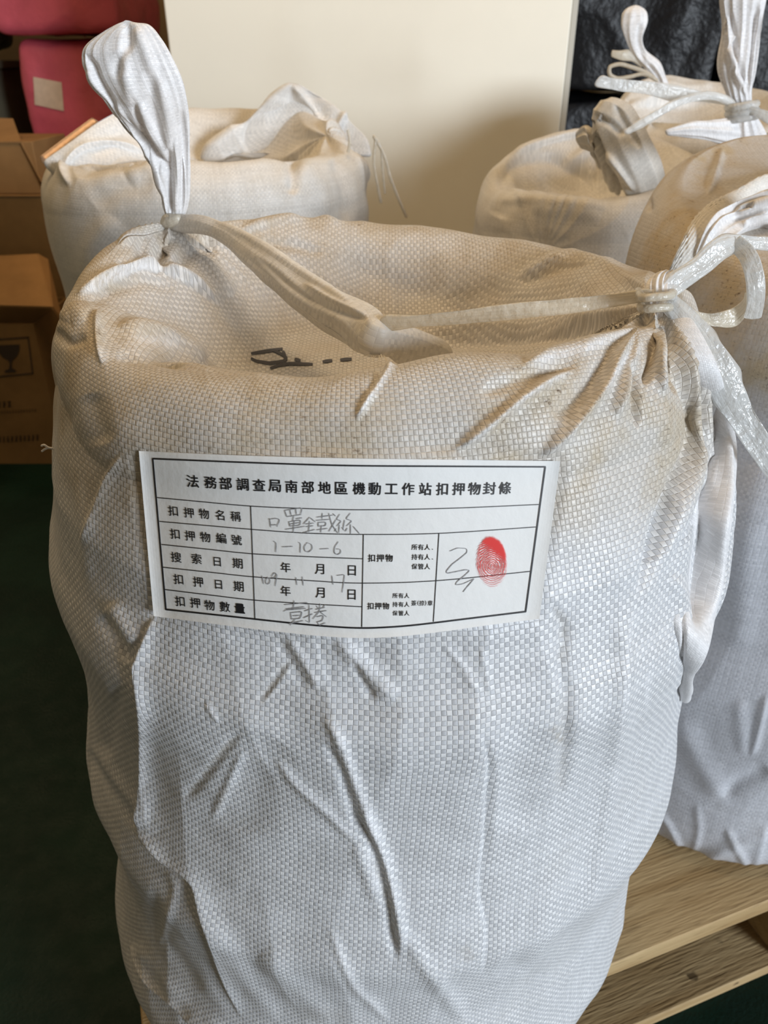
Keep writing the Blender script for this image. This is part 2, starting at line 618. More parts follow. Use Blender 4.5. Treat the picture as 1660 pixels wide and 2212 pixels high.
# floor: dark green coating, scuffed
g = G('green_floor_coating')
oc = g.obj_co()
c = g.mixc(g.ramp(g.noise(oc, 5.0, 5.0), 0.35, 0.7), (0.002, 0.013, 0.009), (0.005, 0.022, 0.015))
c = g.mixc(g.ramp(g.noise(oc, 160.0, 3.0), 0.72, 0.80, 0, 0.25), c, (0.22, 0.17, 0.10))
M_floor = g.done(g.principled(c, g.ramp(g.noise(oc, 30.0, 4.0), 0.3, 0.7, 0.42, 0.6), g.bump(g.noise(oc, 220.0, 3.0), 0.0012, 0.8), 0.14))

# fingerprint: curved ridges of red ink, solid at the top, worn towards the base
g = G('red_fingerprint_ink')
uv = g.n('ShaderNodeUVMap').outputs[0]
sp_ = g.n('ShaderNodeSeparateXYZ'); g.put(sp_.inputs[0], uv)
X = g.math('SUBTRACT', sp_.outputs[0], 0.52); Y = g.math('SUBTRACT', sp_.outputs[1], 0.40)
wob = g.noise(uv, 5.0, 3.0)
rad = g.math('SQRT', g.math('ADD', g.math('MULTIPLY', X, X), g.math('MULTIPLY', g.math('MULTIPLY', Y, Y), 2.2)))
rid = g.math('SINE', g.math('ADD', g.math('MULTIPLY', rad, 120.0), g.math('MULTIPLY', wob, 16.0)))
grain = g.noise(uv, 46.0, 3.0, 0.7)
top = g.ramp(g.math('ADD', sp_.outputs[1], g.math('MULTIPLY', g.math('SUBTRACT', sp_.outputs[0], 0.5), 0.5)), 0.56, 0.92)
ew = g.math('SQRT', g.math('ADD', g.math('MULTIPLY', g.math('SUBTRACT', sp_.outputs[0], .5), g.math('SUBTRACT', sp_.outputs[0], .5)),
                           g.math('MULTIPLY', g.math('SUBTRACT', sp_.outputs[1], .5), g.math('SUBTRACT', sp_.outputs[1], .5))))
edge = g.ramp(g.math('ADD', ew, g.math('MULTIPLY', g.math('SUBTRACT', wob, .5), .10)), 0.43, 0.49, 1.0, 0.0)
a1 = g.ramp(g.math('ADD', rid, g.math('ADD', g.math('MULTIPLY', grain, 1.3), g.math('MULTIPLY', top, 1.9))), 0.35, 1.15)
low = g.ramp(sp_.outputs[1], 0.02, 0.45, 0.45, 0.95)
al_ = g.math('MULTIPLY', g.math('MULTIPLY', a1, edge), low)
al_ = g.math('MULTIPLY', al_, 0.92)
pr = g.principled((0.70, 0.035, 0.03), 0.6, None, 0.2)
tp = g.n('ShaderNodeBsdfTransparent')
mx = g.n('ShaderNodeMixShader'); g.put(mx.inputs[0], al_); g.put(mx.inputs[1], tp.outputs[0]); g.put(mx.inputs[2], pr)
M_print = g.done(mx.outputs[0])


# ------------------------------------------------------------------ the setting
def struct(name, me, mat):
    o = link_mesh(name, me, mat)
    o['kind'] = 'structure'
    return o


struct('floor', bm_box('floor', -4, 7, -6.0, 3.2, -0.08, 0.0), M_floor)
struct('wall_back', bm_box('wall_back', -4, 7, 3.0, 3.1, 0.0, 3.2), M_wall)
struct('wall_left', bm_box('wall_left', -3.3, -3.2, -6.0, 3.0, 0.0, 3.2), M_wall)

# ------------------------------------------------------------------ pallet
PDIR = np.array([math.cos(math.radians(20)), math.sin(math.radians(20))])
PNRM = np.array([-PDIR[1], PDIR[0]])
P0 = np.array([-0.177, 0.263])
pal = empty('wooden_pallet', (P0[0], P0[1], 0))
pal.rotation_euler = (0, 0, math.radians(20))
tag(pal, 'pale pine pallet on the green floor carrying the white woven sacks', 'pallet')
PW, PD, PT = 1.2, 1.1, 0.16


def pal_part(name, x0, x1, y0, y1, z0, z1, mat):
    o = link_mesh(name, bm_box(name, x0, x1, y0, y1, z0, z1, 0.0012, 1), mat)
    o.parent = pal
    return o


for k in range(8):
    y0 = k * (PD - 0.115) / 7
    pal_part('deck_board', 0, PW, y0, y0 + 0.115, PT - 0.021, PT, M_wood)
for x0 in (0.02, 0.655, PW - 0.095):
    pal_part('stringer', x0, x0 + 0.075, 0.006, PD - 0.006, 0.016, PT - 0.0212, M_wood)
for y0 in (0.0, 0.47, PD - 0.14):
    pal_part('bottom_board', 0, PW, y0, y0 + 0.14, 0.0, 0.0158, M_wood)


# ------------------------------------------------------------------ woven sacks
def periodic(th_pts, val, sigma=0.10, wts=None):
    """periodic gaussian-kernel curve through (theta, value)"""
    th_pts = np.asarray(th_pts); val = np.asarray(val)
    o = np.argsort(th_pts); th_pts = th_pts[o]; val = val[o]
    tg = np.linspace(-np.pi, np.pi, 721)[:-1]
    vg = np.interp(tg, np.concatenate([th_pts - 2 * np.pi, th_pts, th_pts + 2 * np.pi]), np.concatenate([val, val, val]))
    k = np.exp(-0.5 * (np.arange(-60, 61) * (2 * np.pi / 720) / sigma)**2); k /= k.sum()
    vs = np.convolve(np.concatenate([vg[-60:], vg, vg[:60]]), k, 'valid')
    return lambda th: np.interp((th + np.pi) % (2 * np.pi) - np.pi, np.append(tg, np.pi), np.append(vs, vs[0]))


def ray_cyl(u, v, cx, cy, R, near):
    d = ray(np.float64(u), np.float64(v))
    a = d[0]**2 + d[1]**2; b = -2 * (d[0] * cx + d[1] * cy); c = cx * cx + cy * cy - R * R
    disc = b * b - 4 * a * c
    if disc < 0:
        t = -b / (2 * a)
    else:
        t = (-b + (-1 if near else 1) * math.sqrt(disc)) / (2 * a)
    p = CAM + d * t
    return math.atan2(p[1] - cy, p[0] - cx), p[2]


def sack_grid(zc, R, cx, cy, zb, Rc=0.84, sh=0.05, bowl=0.05, nth=360, nb=240, ns=50, nw=70, front=0.62, noise=0.0, seed=1, bowl_pow=1.0):
    s = np.linspace(-1, 1, nth, endpoint=False)
    th = -np.pi / 2 + np.pi * (front * s + (1 - front) * s**3)
    Z = []; X = []; Y = []; UVu = []; UVv = []; GR = []
    zcr = zc(th)
    Rm = float(np.mean(R(np.linspace(zb, zcr.mean(), 40))))
    ct, st = np.cos(th), np.sin(th)
    # underside
    for f in (0.02, 0.6):
        r0 = R(np.full(nth, zb)) * 0.86 * f
        X.append(cx(zb) + r0 * ct); Y.append(cy(zb) + r0 * st); Z.append(np.full(nth, zb))
        UVu.append(th * Rm); UVv.append(np.full(nth, -0.2 * (1 - f))); GR.append(np.zeros(nth))
    ztop = zcr - sh
    for q in np.linspace(0, 1, nb):
        z = zb + (ztop - zb) * q
        r = R(z)
        k = np.clip((z - zb) / 0.035, 0, 1)
        r = r * (0.86 + 0.14 * np.sqrt(1 - (1 - k)**2))
        X.append(cx(z) + r * ct); Y.append(cy(z) + r * st); Z.append(z)
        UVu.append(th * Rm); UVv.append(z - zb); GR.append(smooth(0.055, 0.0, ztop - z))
    r0 = R(ztop)
    for q in np.linspace(0, 1, ns + 1)[1:]:
        a = q * np.pi / 2
        r = r0 * (Rc + (1 - Rc) * math.cos(a)); z = ztop + sh * math.sin(a)
        X.append(cx(z) + r * ct); Y.append(cy(z) + r * st); Z.append(z)
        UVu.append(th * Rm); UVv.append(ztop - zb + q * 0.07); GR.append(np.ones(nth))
    zm = float(zcr.mean())
    v0 = ztop - zb + 0.07
    for q in np.linspace(0, 1, nw + 1)[1:]:
        r = r0 * Rc * (1 - q * 0.995)
        w = 1 - (1 - q)**2
        zz = zcr * (1 - w) + zm * w - bowl * (smooth(0.0, 0.55, q)**bowl_pow)
        X.append(cx(zz) + r * ct); Y.append(cy(zz) + r * st); Z.append(zz)
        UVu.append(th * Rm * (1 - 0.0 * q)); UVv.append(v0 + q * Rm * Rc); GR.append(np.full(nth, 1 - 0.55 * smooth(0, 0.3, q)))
    V = np.stack([np.array(X), np.array(Y), np.array(Z)], -1)
    uv = np.stack([np.array(UVu), np.array(UVv)], -1)
    # inside the mouth the cloth is flat: measure the weave in plan
    k0 = 2 + nb + ns
    uv[k0 + 2:, :, 0] = V[k0 + 2:, :, 0] * 1.0 + 5.0
    uv[k0 + 2:, :, 1] = V[k0 + 2:, :, 1] * 1.0 + 3.0
    GRM = np.array(GR)
    if noise > 0:
        N = grid_normals(V, True)
        n1 = Noise(seed, 26.0); n2 = Noise(seed + 1, 60.0); n3 = Noise(seed + 2, 120.0)
        # folds run mostly up and down the cloth
        Q = V * np.array([1, 1, 0.45])
        D = n1(Q) * 1.0 - 0.9 * np.abs(n2(Q)) + 0.25 * n3(Q)
        D[:3] = 0
        V = V + N * (D * noise)[..., None]
    return V, uv, GRM, k0


LSIL = np.array([(170, 600), (160, 620), (122, 700), (107, 800), (98, 900), (104, 1000), (116, 1200), (150, 1400), (188, 1600), (222, 1750), (255, 1900), (272, 2000), (288, 2080), (290, 2150), (291, 2212), (292, 2700)], float)
RSIL = np.array([(1440, 600), (1480, 690), (1550, 800), (1588, 950), (1584, 1050), (1570, 1200), (1530, 1400), (1475, 1580), (1432, 1700), (1385, 1850), (1332, 2000), (1290, 2080), (1240, 2160), (1205, 2212), (1130, 2500)], float)


def fit_sides(lsil, rsil, cy, zs, R0, c0):
    cxs, Rs = [], []
    for z in zs:
        c, R = c0, R0
        for it in range(40):
            d = math.hypot(c, cy); al = math.asin(min(.95, R / d)); be = math.atan2(c, cy); L = math.sqrt(d * d - R * R)
            pl = np.array([L * math.sin(be - al), L * math.cos(be - al), z]); pr_ = np.array([L * math.sin(be + al), L * math.cos(be + al), z])
            ul, vl = proj(pl); ur, vr = proj(pr_)
            tl = (pl - CAM) @ FW; tr_ = (pr_ - CAM) @ FW
            el = (np.interp(vl, lsil[:, 1], lsil[:, 0]) - ul) * tl / FPX
            er = (np.interp(vr, rsil[:, 1], rsil[:, 0]) - ur) * tr_ / FPX
            c += 0.3 * (el + er) / 2; R += 0.3 * (er - el) / 2
        cxs.append(c); Rs.append(R)
    return np.array(cxs), np.array(Rs)


def pull_peak(V, K, rad, k, n, amp, reach, seed=5):
    """cloth drawn up into a tied neck at K, with folds running away from it"""
    d = V - K
    r = np.linalg.norm(d, axis=2)
    N = grid_normals(V, True)
    # angle about the neck in the cloth's own plane
    i = np.unravel_index(np.argmin(r), r.shape)
    nn = N[i]
    e1 = np.cross(nn, [0.2, 0.1, 1.0]); e1 /= np.linalg.norm(e1)
    e2 = np.cross(nn, e1)
    a = np.arctan2(d @ e2, d @ e1)
    rr_ = np.random.RandomState(seed)
    wob = 0.6 * np.sin(2 * a + rr_.rand() * 6) + 0.4 * np.sin(3 * a + rr_.rand() * 6) + 14.0 * r * np.sin(a + rr_.rand() * 6)
    f = np.exp(-(r / reach)**2) * smooth(0.0, 0.012, r)
    pl = 1 - 2 * np.abs(np.sin(n * a / 2 + wob))
    V = V + N * (amp * pl * f)[..., None]
    w = k * np.exp(-(r / rad)**2)
    return V + (K - V) * w[..., None]


CYF = 0.487
zs = np.linspace(0.16, 0.77, 13)
cxs, Rs = fit_sides(LSIL, RSIL, CYF, zs, 0.18, 0.0)
print('sack fit', np.round(cxs, 3), np.round(Rs, 3))
ks = np.array([.25, .5, .25])
Rs = np.convolve(np.pad(Rs, 1, 'edge'), ks, 'valid'); cxs = np.convolve(np.pad(cxs, 1, 'edge'), ks, 'valid')


def Rf(z):
    z = np.asarray(z, float)
    r = np.interp(z, zs, Rs)
    for zr in (0.60, 0.42, 0.24):       # the flanges of the coils packed inside press against the cloth
        r = r + 0.0060 * np.exp(-((z - zr) / 0.028)**2) - 0.0050 * np.exp(-((z - zr + 0.085) / 0.045)**2)
    return r


cxf = lambda z: np.interp(z, zs, cxs)
cyf = lambda z: np.full(np.shape(z), CYF)
NEAR = [(215, 715), (300, 770), (450, 795), (560, 803), (700, 800), (830, 784), (900, 764), (965, 752), (1050, 760), (1140, 764), (1250, 746), (1370, 705)]
FAR = [(1395, 592), (1300, 560), (1200, 538), (1000, 503), (800, 488), (620, 472), (480, 480), (365, 484), (250, 512), (185, 580)]
RcF = 0.86
tt, zz = [], []
for (u, v) in NEAR:
    a, z = ray_cyl(u, v, cxf(.76), CYF, Rf(.74) * RcF, True); tt.append(a); zz.append(z)
for (u, v) in FAR:
    a, z = ray_cyl(u, v, cxf(.76), CYF, Rf(.74) * RcF, False); tt.append(a); zz.append(z)
print('crest', [(round(math.degrees(a)), round(z, 3)) for a, z in zip(tt, zz)])
zcF = periodic(tt, zz, 0.09)

K_ = []   # folds of the front sack, in the order they read on the cloth
def fold(pts, w, h, kind='g'):
    K_.append((pts, w, h, kind))

# below the label
fold([(728, 1372), (790, 1440), (858, 1508)], 24, 3)
fold([(762, 1425), (785, 1470), (808, 1510)], 10, -1.25)
fold([(622, 1376), (660, 1430), (692, 1490)], 11.25, 1.2)
fold([(600, 1384), (632, 1440), (660, 1490)], 12.5, -0.8)
fold([(680, 1375), (700, 1430), (720, 1480)], 15, -0.75)
fold([(702, 1545), (735, 1602), (768, 1690), (793, 1750), (825, 1815)], 12.5, 1.7)
fold([(785, 1750), (817, 1822), (842, 1900), (860, 1985), (866, 2060)], 14, 3.375)
fold([(758, 1756), (799, 1813), (821, 1867), (835, 1930), (846, 2003), (855, 2075)], 11.25, -2.25)
fold([(770, 1820), (790, 1880), (815, 1950)], 15, 1.5)
fold([(595, 1645), (645, 1698), (705, 1752), (770, 1818)], 11.25, 1.4)
fold([(700, 1607), (730, 1655), (750, 1715), (772, 1788)], 10, -1.3)
fold([(335, 1330), (302, 1424), (298, 1446), (310, 1553), (311, 1661), (308, 1788), (330, 1828), (362, 1866)], 16, 4.125, 's')
fold([(308, 1792), (358, 1855), (420, 1905), (447, 1990), (480, 2095), (520, 2190)], 20, 3.375, 's')
fold([(284, 2040), (322, 2112), (370, 2156), (440, 2212), (500, 2260)], 26, 6.75, 's')
fold([(300, 2062), (350, 2130), (420, 2190)], 12.5, -2.5)
fold([(187, 1618), (219, 1672), (263, 1730), (306, 1790)], 15, -2)
fold([(205, 1612), (240, 1672), (284, 1730), (320, 1780)], 14, 2.25)
fold([(219, 1329), (255, 1387), (283, 1428)], 14, -3)
fold([(240, 1300), (262, 1340), (300, 1390)], 20, 2.25)
fold([(262, 985), (229, 1037), (203, 1112), (183, 1172)], 15, 1.8, 's')
fold([(192, 850), (207, 910), (222, 960)], 24, -1.8)
fold([(160, 900), (165, 1000), (180, 1100), (190, 1250)], 22, 1.875)
fold([(310, 1120), (316, 1230), (322, 1320)], 7.5, 0.9)
fold([(258, 1480), (240, 1560), (230, 1640)], 16, -2.25)
fold([(515, 1585), (455, 1660), (400, 1728)], 11.25, -1.1)
fold([(523, 1625), (495, 1690), (458, 1770)], 10, 1.1)
fold([(624, 1430), (595, 1470), (562, 1515)], 10, -0.8)
fold([(630, 1436), (601, 1476), (568, 1521)], 6.25, 0.6)
fold([(445, 1518), (472, 1560)], 6.25, 0.75)
fold([(330, 1690), (318, 1760), (340, 1800)], 12.5, 0.75)
fold([(360, 1880), (380, 1920), (352, 2010), (345, 2040)], 11.25, 1.25)
fold([(420, 1910), (465, 2000), (530, 2110), (600, 2200)], 22, 2.25)
fold([(560, 2060), (640, 2130), (720, 2212)], 24, 1.875)
fold([(330, 1920), (345, 2010), (400, 2090), (440, 2140)], 14, -1.875)
fold([(1190, 1307), (1217, 1354), (1214, 1445), (1224, 1505), (1222, 1610), (1210, 1730)], 14, -2.25)
fold([(1369, 1290), (1350, 1375), (1356, 1420), (1345, 1530), (1335, 1620), (1318, 1725), (1300, 1840), (1270, 1960)], 22, 2.8)
fold([(1473, 1322), (1478, 1372), (1467, 1480), (1453, 1555)], 5, -1.25)
fold([(1507, 1300), (1511, 1390), (1500, 1440), (1470, 1500)], 11.25, -2.25)
fold([(1047, 1590), (1058, 1661), (1052, 1752), (1047, 1840), (1040, 1930), (1054, 2010), (1046, 2100)], 20, -2.55, 's')
fold([(1062, 1600), (1075, 1680), (1070, 1760), (1062, 1850)], 15, 0.9)
fold([(717, 2008), (740, 2075), (767, 2130), (808, 2170), (840, 2206)], 11.25, 1.3)
fold([(862, 1994), (916, 2080), (957, 2138), (1006, 2205)], 20, 2.25)
fold([(600, 1600), (540, 1700), (520, 1800)], 60, -2.25)
fold([(1150, 1560), (1120, 1680), (1130, 1800)], 50, -2.25)
fold([(1240, 1850), (1180, 1980), (1150, 2100)], 40, 2.25)
fold([(960, 1390), (1000, 1440), (1035, 1500)], 10, 0.8)
fold([(1040, 1400), (1050, 1450), (1060, 1500)], 7.5, 0.7)
# top front and the gathers below the tie
fold([(862, 762), (812, 838), (770, 905)], 8, 2.4)
fold([(835, 790), (800, 850)], 14, -1.5)
fold([(1384, 712), (1291, 742), (1200, 768), (1130, 790)], 13, 4.5)
fold([(1389, 718), (1335, 771), (1302, 836), (1237, 915), (1168, 990)], 12, 6.0)
fold([(1320, 770), (1270, 840), (1200, 905)], 22, -4.0)
fold([(1240, 796), (1140, 852), (1064, 912), (985, 972)], 11, 4.5)
fold([(1250, 790), (1140, 812), (1040, 850)], 16, -2.5)
fold([(1405, 705), (1365, 775), (1345, 850), (1330, 900)], 12, 4.0)
fold([(1356, 785), (1373, 841), (1379, 922)], 8, -4.0)
fold([(1418, 700), (1412, 765), (1395, 830)], 9, -5.0)
fold([(1430, 705), (1425, 780), (1432, 850)], 9, 4.0)
fold([(1440, 712), (1452, 790), (1462, 850)], 8, -4.0)
fold([(1436, 700), (1470, 790), (1489, 835), (1507, 901), (1501, 973), (1465, 1052), (1433, 1132), (1413, 1207), (1382, 1278)], 17, -8)
fold([(1460, 700), (1505, 780), (1532, 850), (1538, 930), (1520, 1010), (1490, 1080), (1462, 1150), (1440, 1210)], 18, 2.5)
fold([(1535, 800), (1555, 880), (1548, 945), (1535, 1020), (1528, 1085), (1489, 1150), (1449, 1213)], 14, -3.0)
fold([(1535, 1036), (1525, 1128), (1515, 1200), (1511, 1267), (1509, 1346)], 18, -4.0)
fold([(1560, 900), (1562, 1036), (1562, 1108), (1550, 1227), (1536, 1338)], 15, 7.0)
fold([(1450, 1240), (1475, 1300), (1480, 1370)], 18, 3.0)
fold([(1290, 560), (1340, 590), (1400, 620)], 14, 3.0)
# left shoulder
fold([(172, 636), (245, 596), (302, 572), (351, 580), (408, 609), (470, 655)], 17, 8.0, 's')
fold([(190, 652), (260, 618), (320, 606), (380, 622)], 16, -3.0)
fold([(208, 670), (210, 730), (222, 785)], 12, 4.0, 's')
fold([(255, 705), (331, 718), (399, 746), (445, 782)], 17, 6.0)
fold([(250, 770), (330, 772), (400, 786)], 12, -4.0)
fold([(115, 712), (148, 739), (187, 729)], 12, -2.2)
fold([(130, 690), (150, 660), (190, 690)], 26, 2.0)
fold([(352, 488), (312, 494), (256, 530)], 12, 4.0)
fold([(372, 505), (345, 548), (362, 585)], 18, -9.0)
fold([(400, 520), (450, 570), (500, 640)], 26, 4.0)
fold([(310, 520), (300, 560), (250, 580)], 14, -4.0)
fold([(380, 575), (420, 540), (470, 540)], 20, -5.0)
# far wall of the mouth
fold([(520, 496), (600, 476), (680, 468), (735, 482)], 10, 4.0)
fold([(560, 520), (640, 530), (700, 545)], 12, -3.0)
fold([(1120, 600), (1190, 562), (1240, 548), (1300, 552)], 10, 3.5)
fold([(1130, 615), (1210, 580), (1270, 572)], 9, -2.5)
fold([(720, 560), (820, 600), (960, 640), (1120, 640)], 36, -4.0)
fold([(880, 720), (1050, 700), (1220, 690), (1370, 665)], 14, 4.0)
fold([(900, 740), (1080, 735), (1240, 720), (1370, 690)], 13, -5.0)
fold([(960, 660), (1100, 690), (1250, 690)], 14, -2.0)
STROKES_F = K_


def label_mask(u, v):
    l = 300 + (v - 975) * 0.09; r = 1212 - (v - 995) * 0.13
    dt = 985 - 0.0 * u; db = 1335 + 40 * np.clip(1 - ((u - 760) / 440)**2, 0, 1)
    ins = smooth(-22, 12, u - l) * smooth(-22, 12, r - u) * smooth(-22, 10, v - dt) * smooth(-18, 14, db - v)
    return 1 - 0.93 * ins


V, uvF, grF, k0F = sack_grid(zcF, Rf, cxf, cyf, PT + 0.001, RcF, 0.045, 0.060, nth=1000, nb=620, ns=90, nw=190, front=0.55)
# general unevenness, kept small under the label
N = grid_normals(V, True)
n1 = Noise(11, 34.0, 18); n2 = Noise(12, 85.0, 18); n3 = Noise(13, 190.0, 20)
Q = V * np.array([1, 1, 0.6])
D = 0.0016 * n1(Q) - 0.0011 * np.abs(n2(Q)) + 0.0003 * n3(V)
uu, vv = proj(V)
D = D * label_mask(uu, vv)
D[:6] = 0
V = V + N * D[..., None]
V = pull_peak(V, at(1418, 668, 0.412), 0.030, 0.95, 15, 0.0045, 0.075)
V = pull_peak(V, at(368, 486, 0.578), 0.030, 0.95, 11, 0.0035, 0.06)
V = sculpt(V, True, STROKES_F, label_mask)
V[..., 2] = np.maximum(V[..., 2], PT + 0.0008)
sackF = empty('woven_sack', (0.0, CYF, PT))
tag(sackF, 'large white woven sack in the foreground with a printed paper label on its front', 'sack', 'filled white woven sacks')
WHITE = [([(595, 1645), (645, 1698), (705, 1752), (770, 1818)], 6, 850), ([(702, 1545), (735, 1602), (768, 1690), (793, 1750), (825, 1815)], 8, 850), ([(785, 1750), (817, 1822), (842, 1900), (860, 1985)], 7, 900),
         ([(785, 1825), (803, 1865), (820, 1930)], 9, 700), ([(728, 1372), (790, 1440), (858, 1508)], 15, 650), ([(625, 1376), (660, 1430), (690, 1490)], 6, 700), ([(860, 765), (809, 841), (771, 901)], 5, 900),
         ([(1384, 712), (1291, 742), (1200, 768), (1140, 785)], 10, 700), ([(1237, 798), (1140, 852), (1064, 912), (993, 966)], 9, 800), ([(1302, 836), (1237, 912), (1168, 988)], 8, 600), ([(177, 633), (245, 594), (302, 575), (351, 582)], 13, 900),
         ([(303, 1430), (310, 1553), (310, 1661), (309, 1780)], 6, 600), ([(1370, 1310), (1358, 1410), (1350, 1530), (1338, 1620), (1322, 1720)], 5, 550), ([(1402, 1450), (1397, 1540)], 5, 500), ([(445, 1518), (472, 1560)], 5, 800),
         ([(717, 2008), (740, 2075), (767, 2130), (808, 2170), (840, 2206)], 8, 700), ([(390, 1895), (362, 1985), (350, 2035)], 6, 800), ([(520, 1628), (595, 1638)], 3, 500), ([(562, 1380), (555, 1500), (552, 1700), (550, 1900)], 2.5, 500),
         ([(270, 745), (330, 738), (390, 746)], 14, 700), ([(1392, 740), (1340, 790), (1300, 850)], 7, 700), ([(960, 1390), (1000, 1440), (1035, 1500)], 6, 500), ([(895, 1610), (885, 1690), (875, 1735)], 4, 600)]
MARKS = [([(515, 1585), (455, 1660), (400, 1728)], 11, 750), ([(495, 1690), (458, 1772)], 8, 500), ([(624, 1430), (595, 1470), (562, 1513)], 10, 650), ([(1190, 1565), (1205, 1590), (1222, 1600)], 13, 420), ([(1005, 2040), (1015, 2080)], 16, 350),
         ([(1195, 1310), (1217, 1354), (1213, 1445)], 11, 350), ([(1215, 1500), (1216, 1600), (1206, 1720)], 14, 300), ([(640, 2190), (760, 2200)], 20, 300), ([(800, 1850), (822, 1900), (838, 1960)], 6, 500), ([(846, 1990), (855, 2040)], 8, 450)]
uu, vv = proj(V)
Nn = grid_normals(V, True); vw = CAM - V; vw /= np.linalg.norm(vw, axis=2)[..., None]
fc = smooth(0.0, 0.2, (Nn * vw).sum(2))
crs = np.clip(stroke_field(uu, vv, WHITE) * fc, 0, 1); mrk = np.clip(stroke_field(uu, vv, MARKS) * fc, 0, 1)
meF = grid_mesh('sack_body', V, True, uvF, {'grime_warm_light': grF, 'crease': crs, 'mark': mrk}, planar_row=k0F + 1)
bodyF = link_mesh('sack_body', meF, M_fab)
adopt(sackF, bodyF)
BVH_F = BVHTree.FromPolygons([tuple(x) for x in V.reshape(-1, 3)], [tuple(p.vertices) for p in meF.polygons])


def cast(bvh, u, v):
    d = ray(np.float64(u), np.float64(v))
    loc, nrm, i, dist = bvh.ray_cast(Vector(CAM), Vector(d))
    if loc is None:
        return None, None
    n = np.array(nrm)
    if n @ d > 0:
        n = -n
    return np.array(loc), n


# marker writing down in the mouth of the front sack
def surface_strokes(bvh, polys, width, lift, name, mat, thick=0.00015, step=3.0):
    vs, fs = [], []
    for pl in polys:
        pl = np.asarray(pl, float)
        wloc = width
        L = np.concatenate([[0], np.cumsum(np.linalg.norm(np.diff(pl, axis=0), axis=1))])
        n = max(2, int(L[-1] / step) + 1)
        q = np.stack([np.interp(np.linspace(0, L[-1], n), L, pl[:, k]) for k in (0, 1)], -1)
        if len(pl) > 2:
            q2 = q.copy(); q2[1:-1] = (q[:-2] + 2 * q[1:-1] + q[2:]) / 4; q = q2
        T = np.gradient(q, axis=0); T /= np.maximum(np.linalg.norm(T, axis=1), 1e-6)[:, None]
        Np = np.stack([-T[:, 1], T[:, 0]], -1)
        taper = 0.55 + 0.45 * np.sin(np.linspace(0.25, np.pi - 0.25, n))
        prev = None
        for i in range(n):
            row = []
            for s_ in (-1, 1):
                p, nn = cast(bvh, *(q[i] + s_ * Np[i] * wloc * taper[i] / 2))
                if p is None:
                    row = None; break
                row.append(p + nn * lift)
            if row is None:
                prev = None; continue
            b = len(vs); vs += row
            if prev is not None:
                fs.append((prev, b, b + 1, prev + 1))
            prev = b
    me = poly_mesh(name, vs, fs)
    return link_mesh(name, me, mat)


mk = surface_strokes(BVH_F, [
    [(542, 765), (575, 760), (611, 755)], [(590, 758), (612, 768), (620, 775), (614, 782), (582, 786), (553, 781), (542, 775)],
    [(611, 760), (617, 772)], [(584, 797), (605, 790), (625, 787), (676, 788)], [(637, 777), (650, 781)], [(697, 783), (718, 780)], [(735, 779), (760, 777)]],
    7.0, 0.0007, 'marker_writing', M_marker)
adopt(sackF, mk)
mk['label'] = 'black marker strokes inside the mouth'

# ------------------------------------------------------------------ the paper label
LT = np.array([(300, 974), (430, 980), (560, 985), (750, 990), (900, 992), (1060, 994), (1211, 996)], float)
LB = np.array([(332, 1331), (440, 1345), (560, 1360), (680, 1373), (765, 1378), (850, 1376), (960, 1364), (1060, 1350), (1166, 1337)], float)
na_, nb_ = 150, 66
qa = np.linspace(0, 1, na_)
top = spline(np.linspace(0, 1, len(LT)), LT, qa); bot = spline(np.linspace(0, 1, len(LB)), LB, qa)
gpx = top[None] * (1 - np.linspace(0, 1, nb_))[:, None, None] + bot[None] * np.linspace(0, 1, nb_)[:, None, None]
Tm = np.zeros((nb_, na_))
for i in range(nb_):
    for j in range(na_):
        p, n = cast(BVH_F, gpx[i, j, 0], gpx[i, j, 1])
        Tm[i, j] = (p - CAM) @ FW
for _ in range(40):
    Pd = np.pad(Tm, 1, 'edge')
    Tm = np.minimum(Tm, (Pd[:-2, 1:-1] + Pd[2:, 1:-1] + Pd[1:-1, :-2] + Pd[1:-1, 2:]) / 4) * 0.5 + 0.5 * (Pd[:-2, 1:-1] + Pd[2:, 1:-1] + Pd[1:-1, :-2] + Pd[1:-1, 2:]) / 4
lift = np.full((nb_, na_), 0.0013)
lift[:, -40:] += 0.0022 * np.linspace(0, 1, 40)[None]**2.5          # right edge curls away a little
lift += 0.0022 * np.exp(-((qa[None] - 0.55) / 0.22)**2) * (np.linspace(0, 1, nb_)[:, None]**3)
PV = CAM + ray(gpx[..., 0], gpx[..., 1]) * (Tm - lift)[..., None]
Np_ = grid_normals(PV, False)
if (Np_ * (CAM - PV)).sum() < 0:
    Np_ = -Np_
BV = PV - Np_ * 0.00025
# front and back skins joined round the edge
ring = np.concatenate([PV, BV[::-1]], 0)
idx = np.arange(2 * nb_ * na_).reshape(2 * nb_, na_)
fcs = np.stack([idx[:-1, :-1], idx[:-1, 1:], idx[1:, 1:], idx[1:, :-1]], -1).reshape(-1, 4).tolist()
fcs += [(idx[-1, j], idx[-1, j + 1], idx[0, j + 1], idx[0, j]) for j in range(na_ - 1)]
for c_ in (0, na_ - 1):
    for i in range(nb_ - 1):
        a_, b_ = idx[i, c_], idx[i + 1, c_]
        c2_, d_ = idx[2 * nb_ - 2 - i, c_], idx[2 * nb_ - 1 - i, c_]
        fcs.append((a_, b_, c2_, d_) if c_ == 0 else (d_, c2_, b_, a_))
meL = poly_mesh('paper_label', ring.reshape(-1, 3), fcs)
label = link_mesh('paper_label', meL, M_paper)
label['label'] = 'white printed evidence slip with pencil entries and a red fingerprint'
adopt(sackF, label)
pidx = idx[:nb_]
BVH_L = BVHTree.FromPolygons([tuple(x) for x in PV.reshape(-1, 3)],
                             [tuple(int(x) for x in f) for f in np.stack([pidx[:-1, :-1], pidx[:-1, 1:], pidx[1:, 1:], pidx[1:, :-1]], -1).reshape(-1, 4)])


def sub(parent, o):
    o.parent = parent
    return o


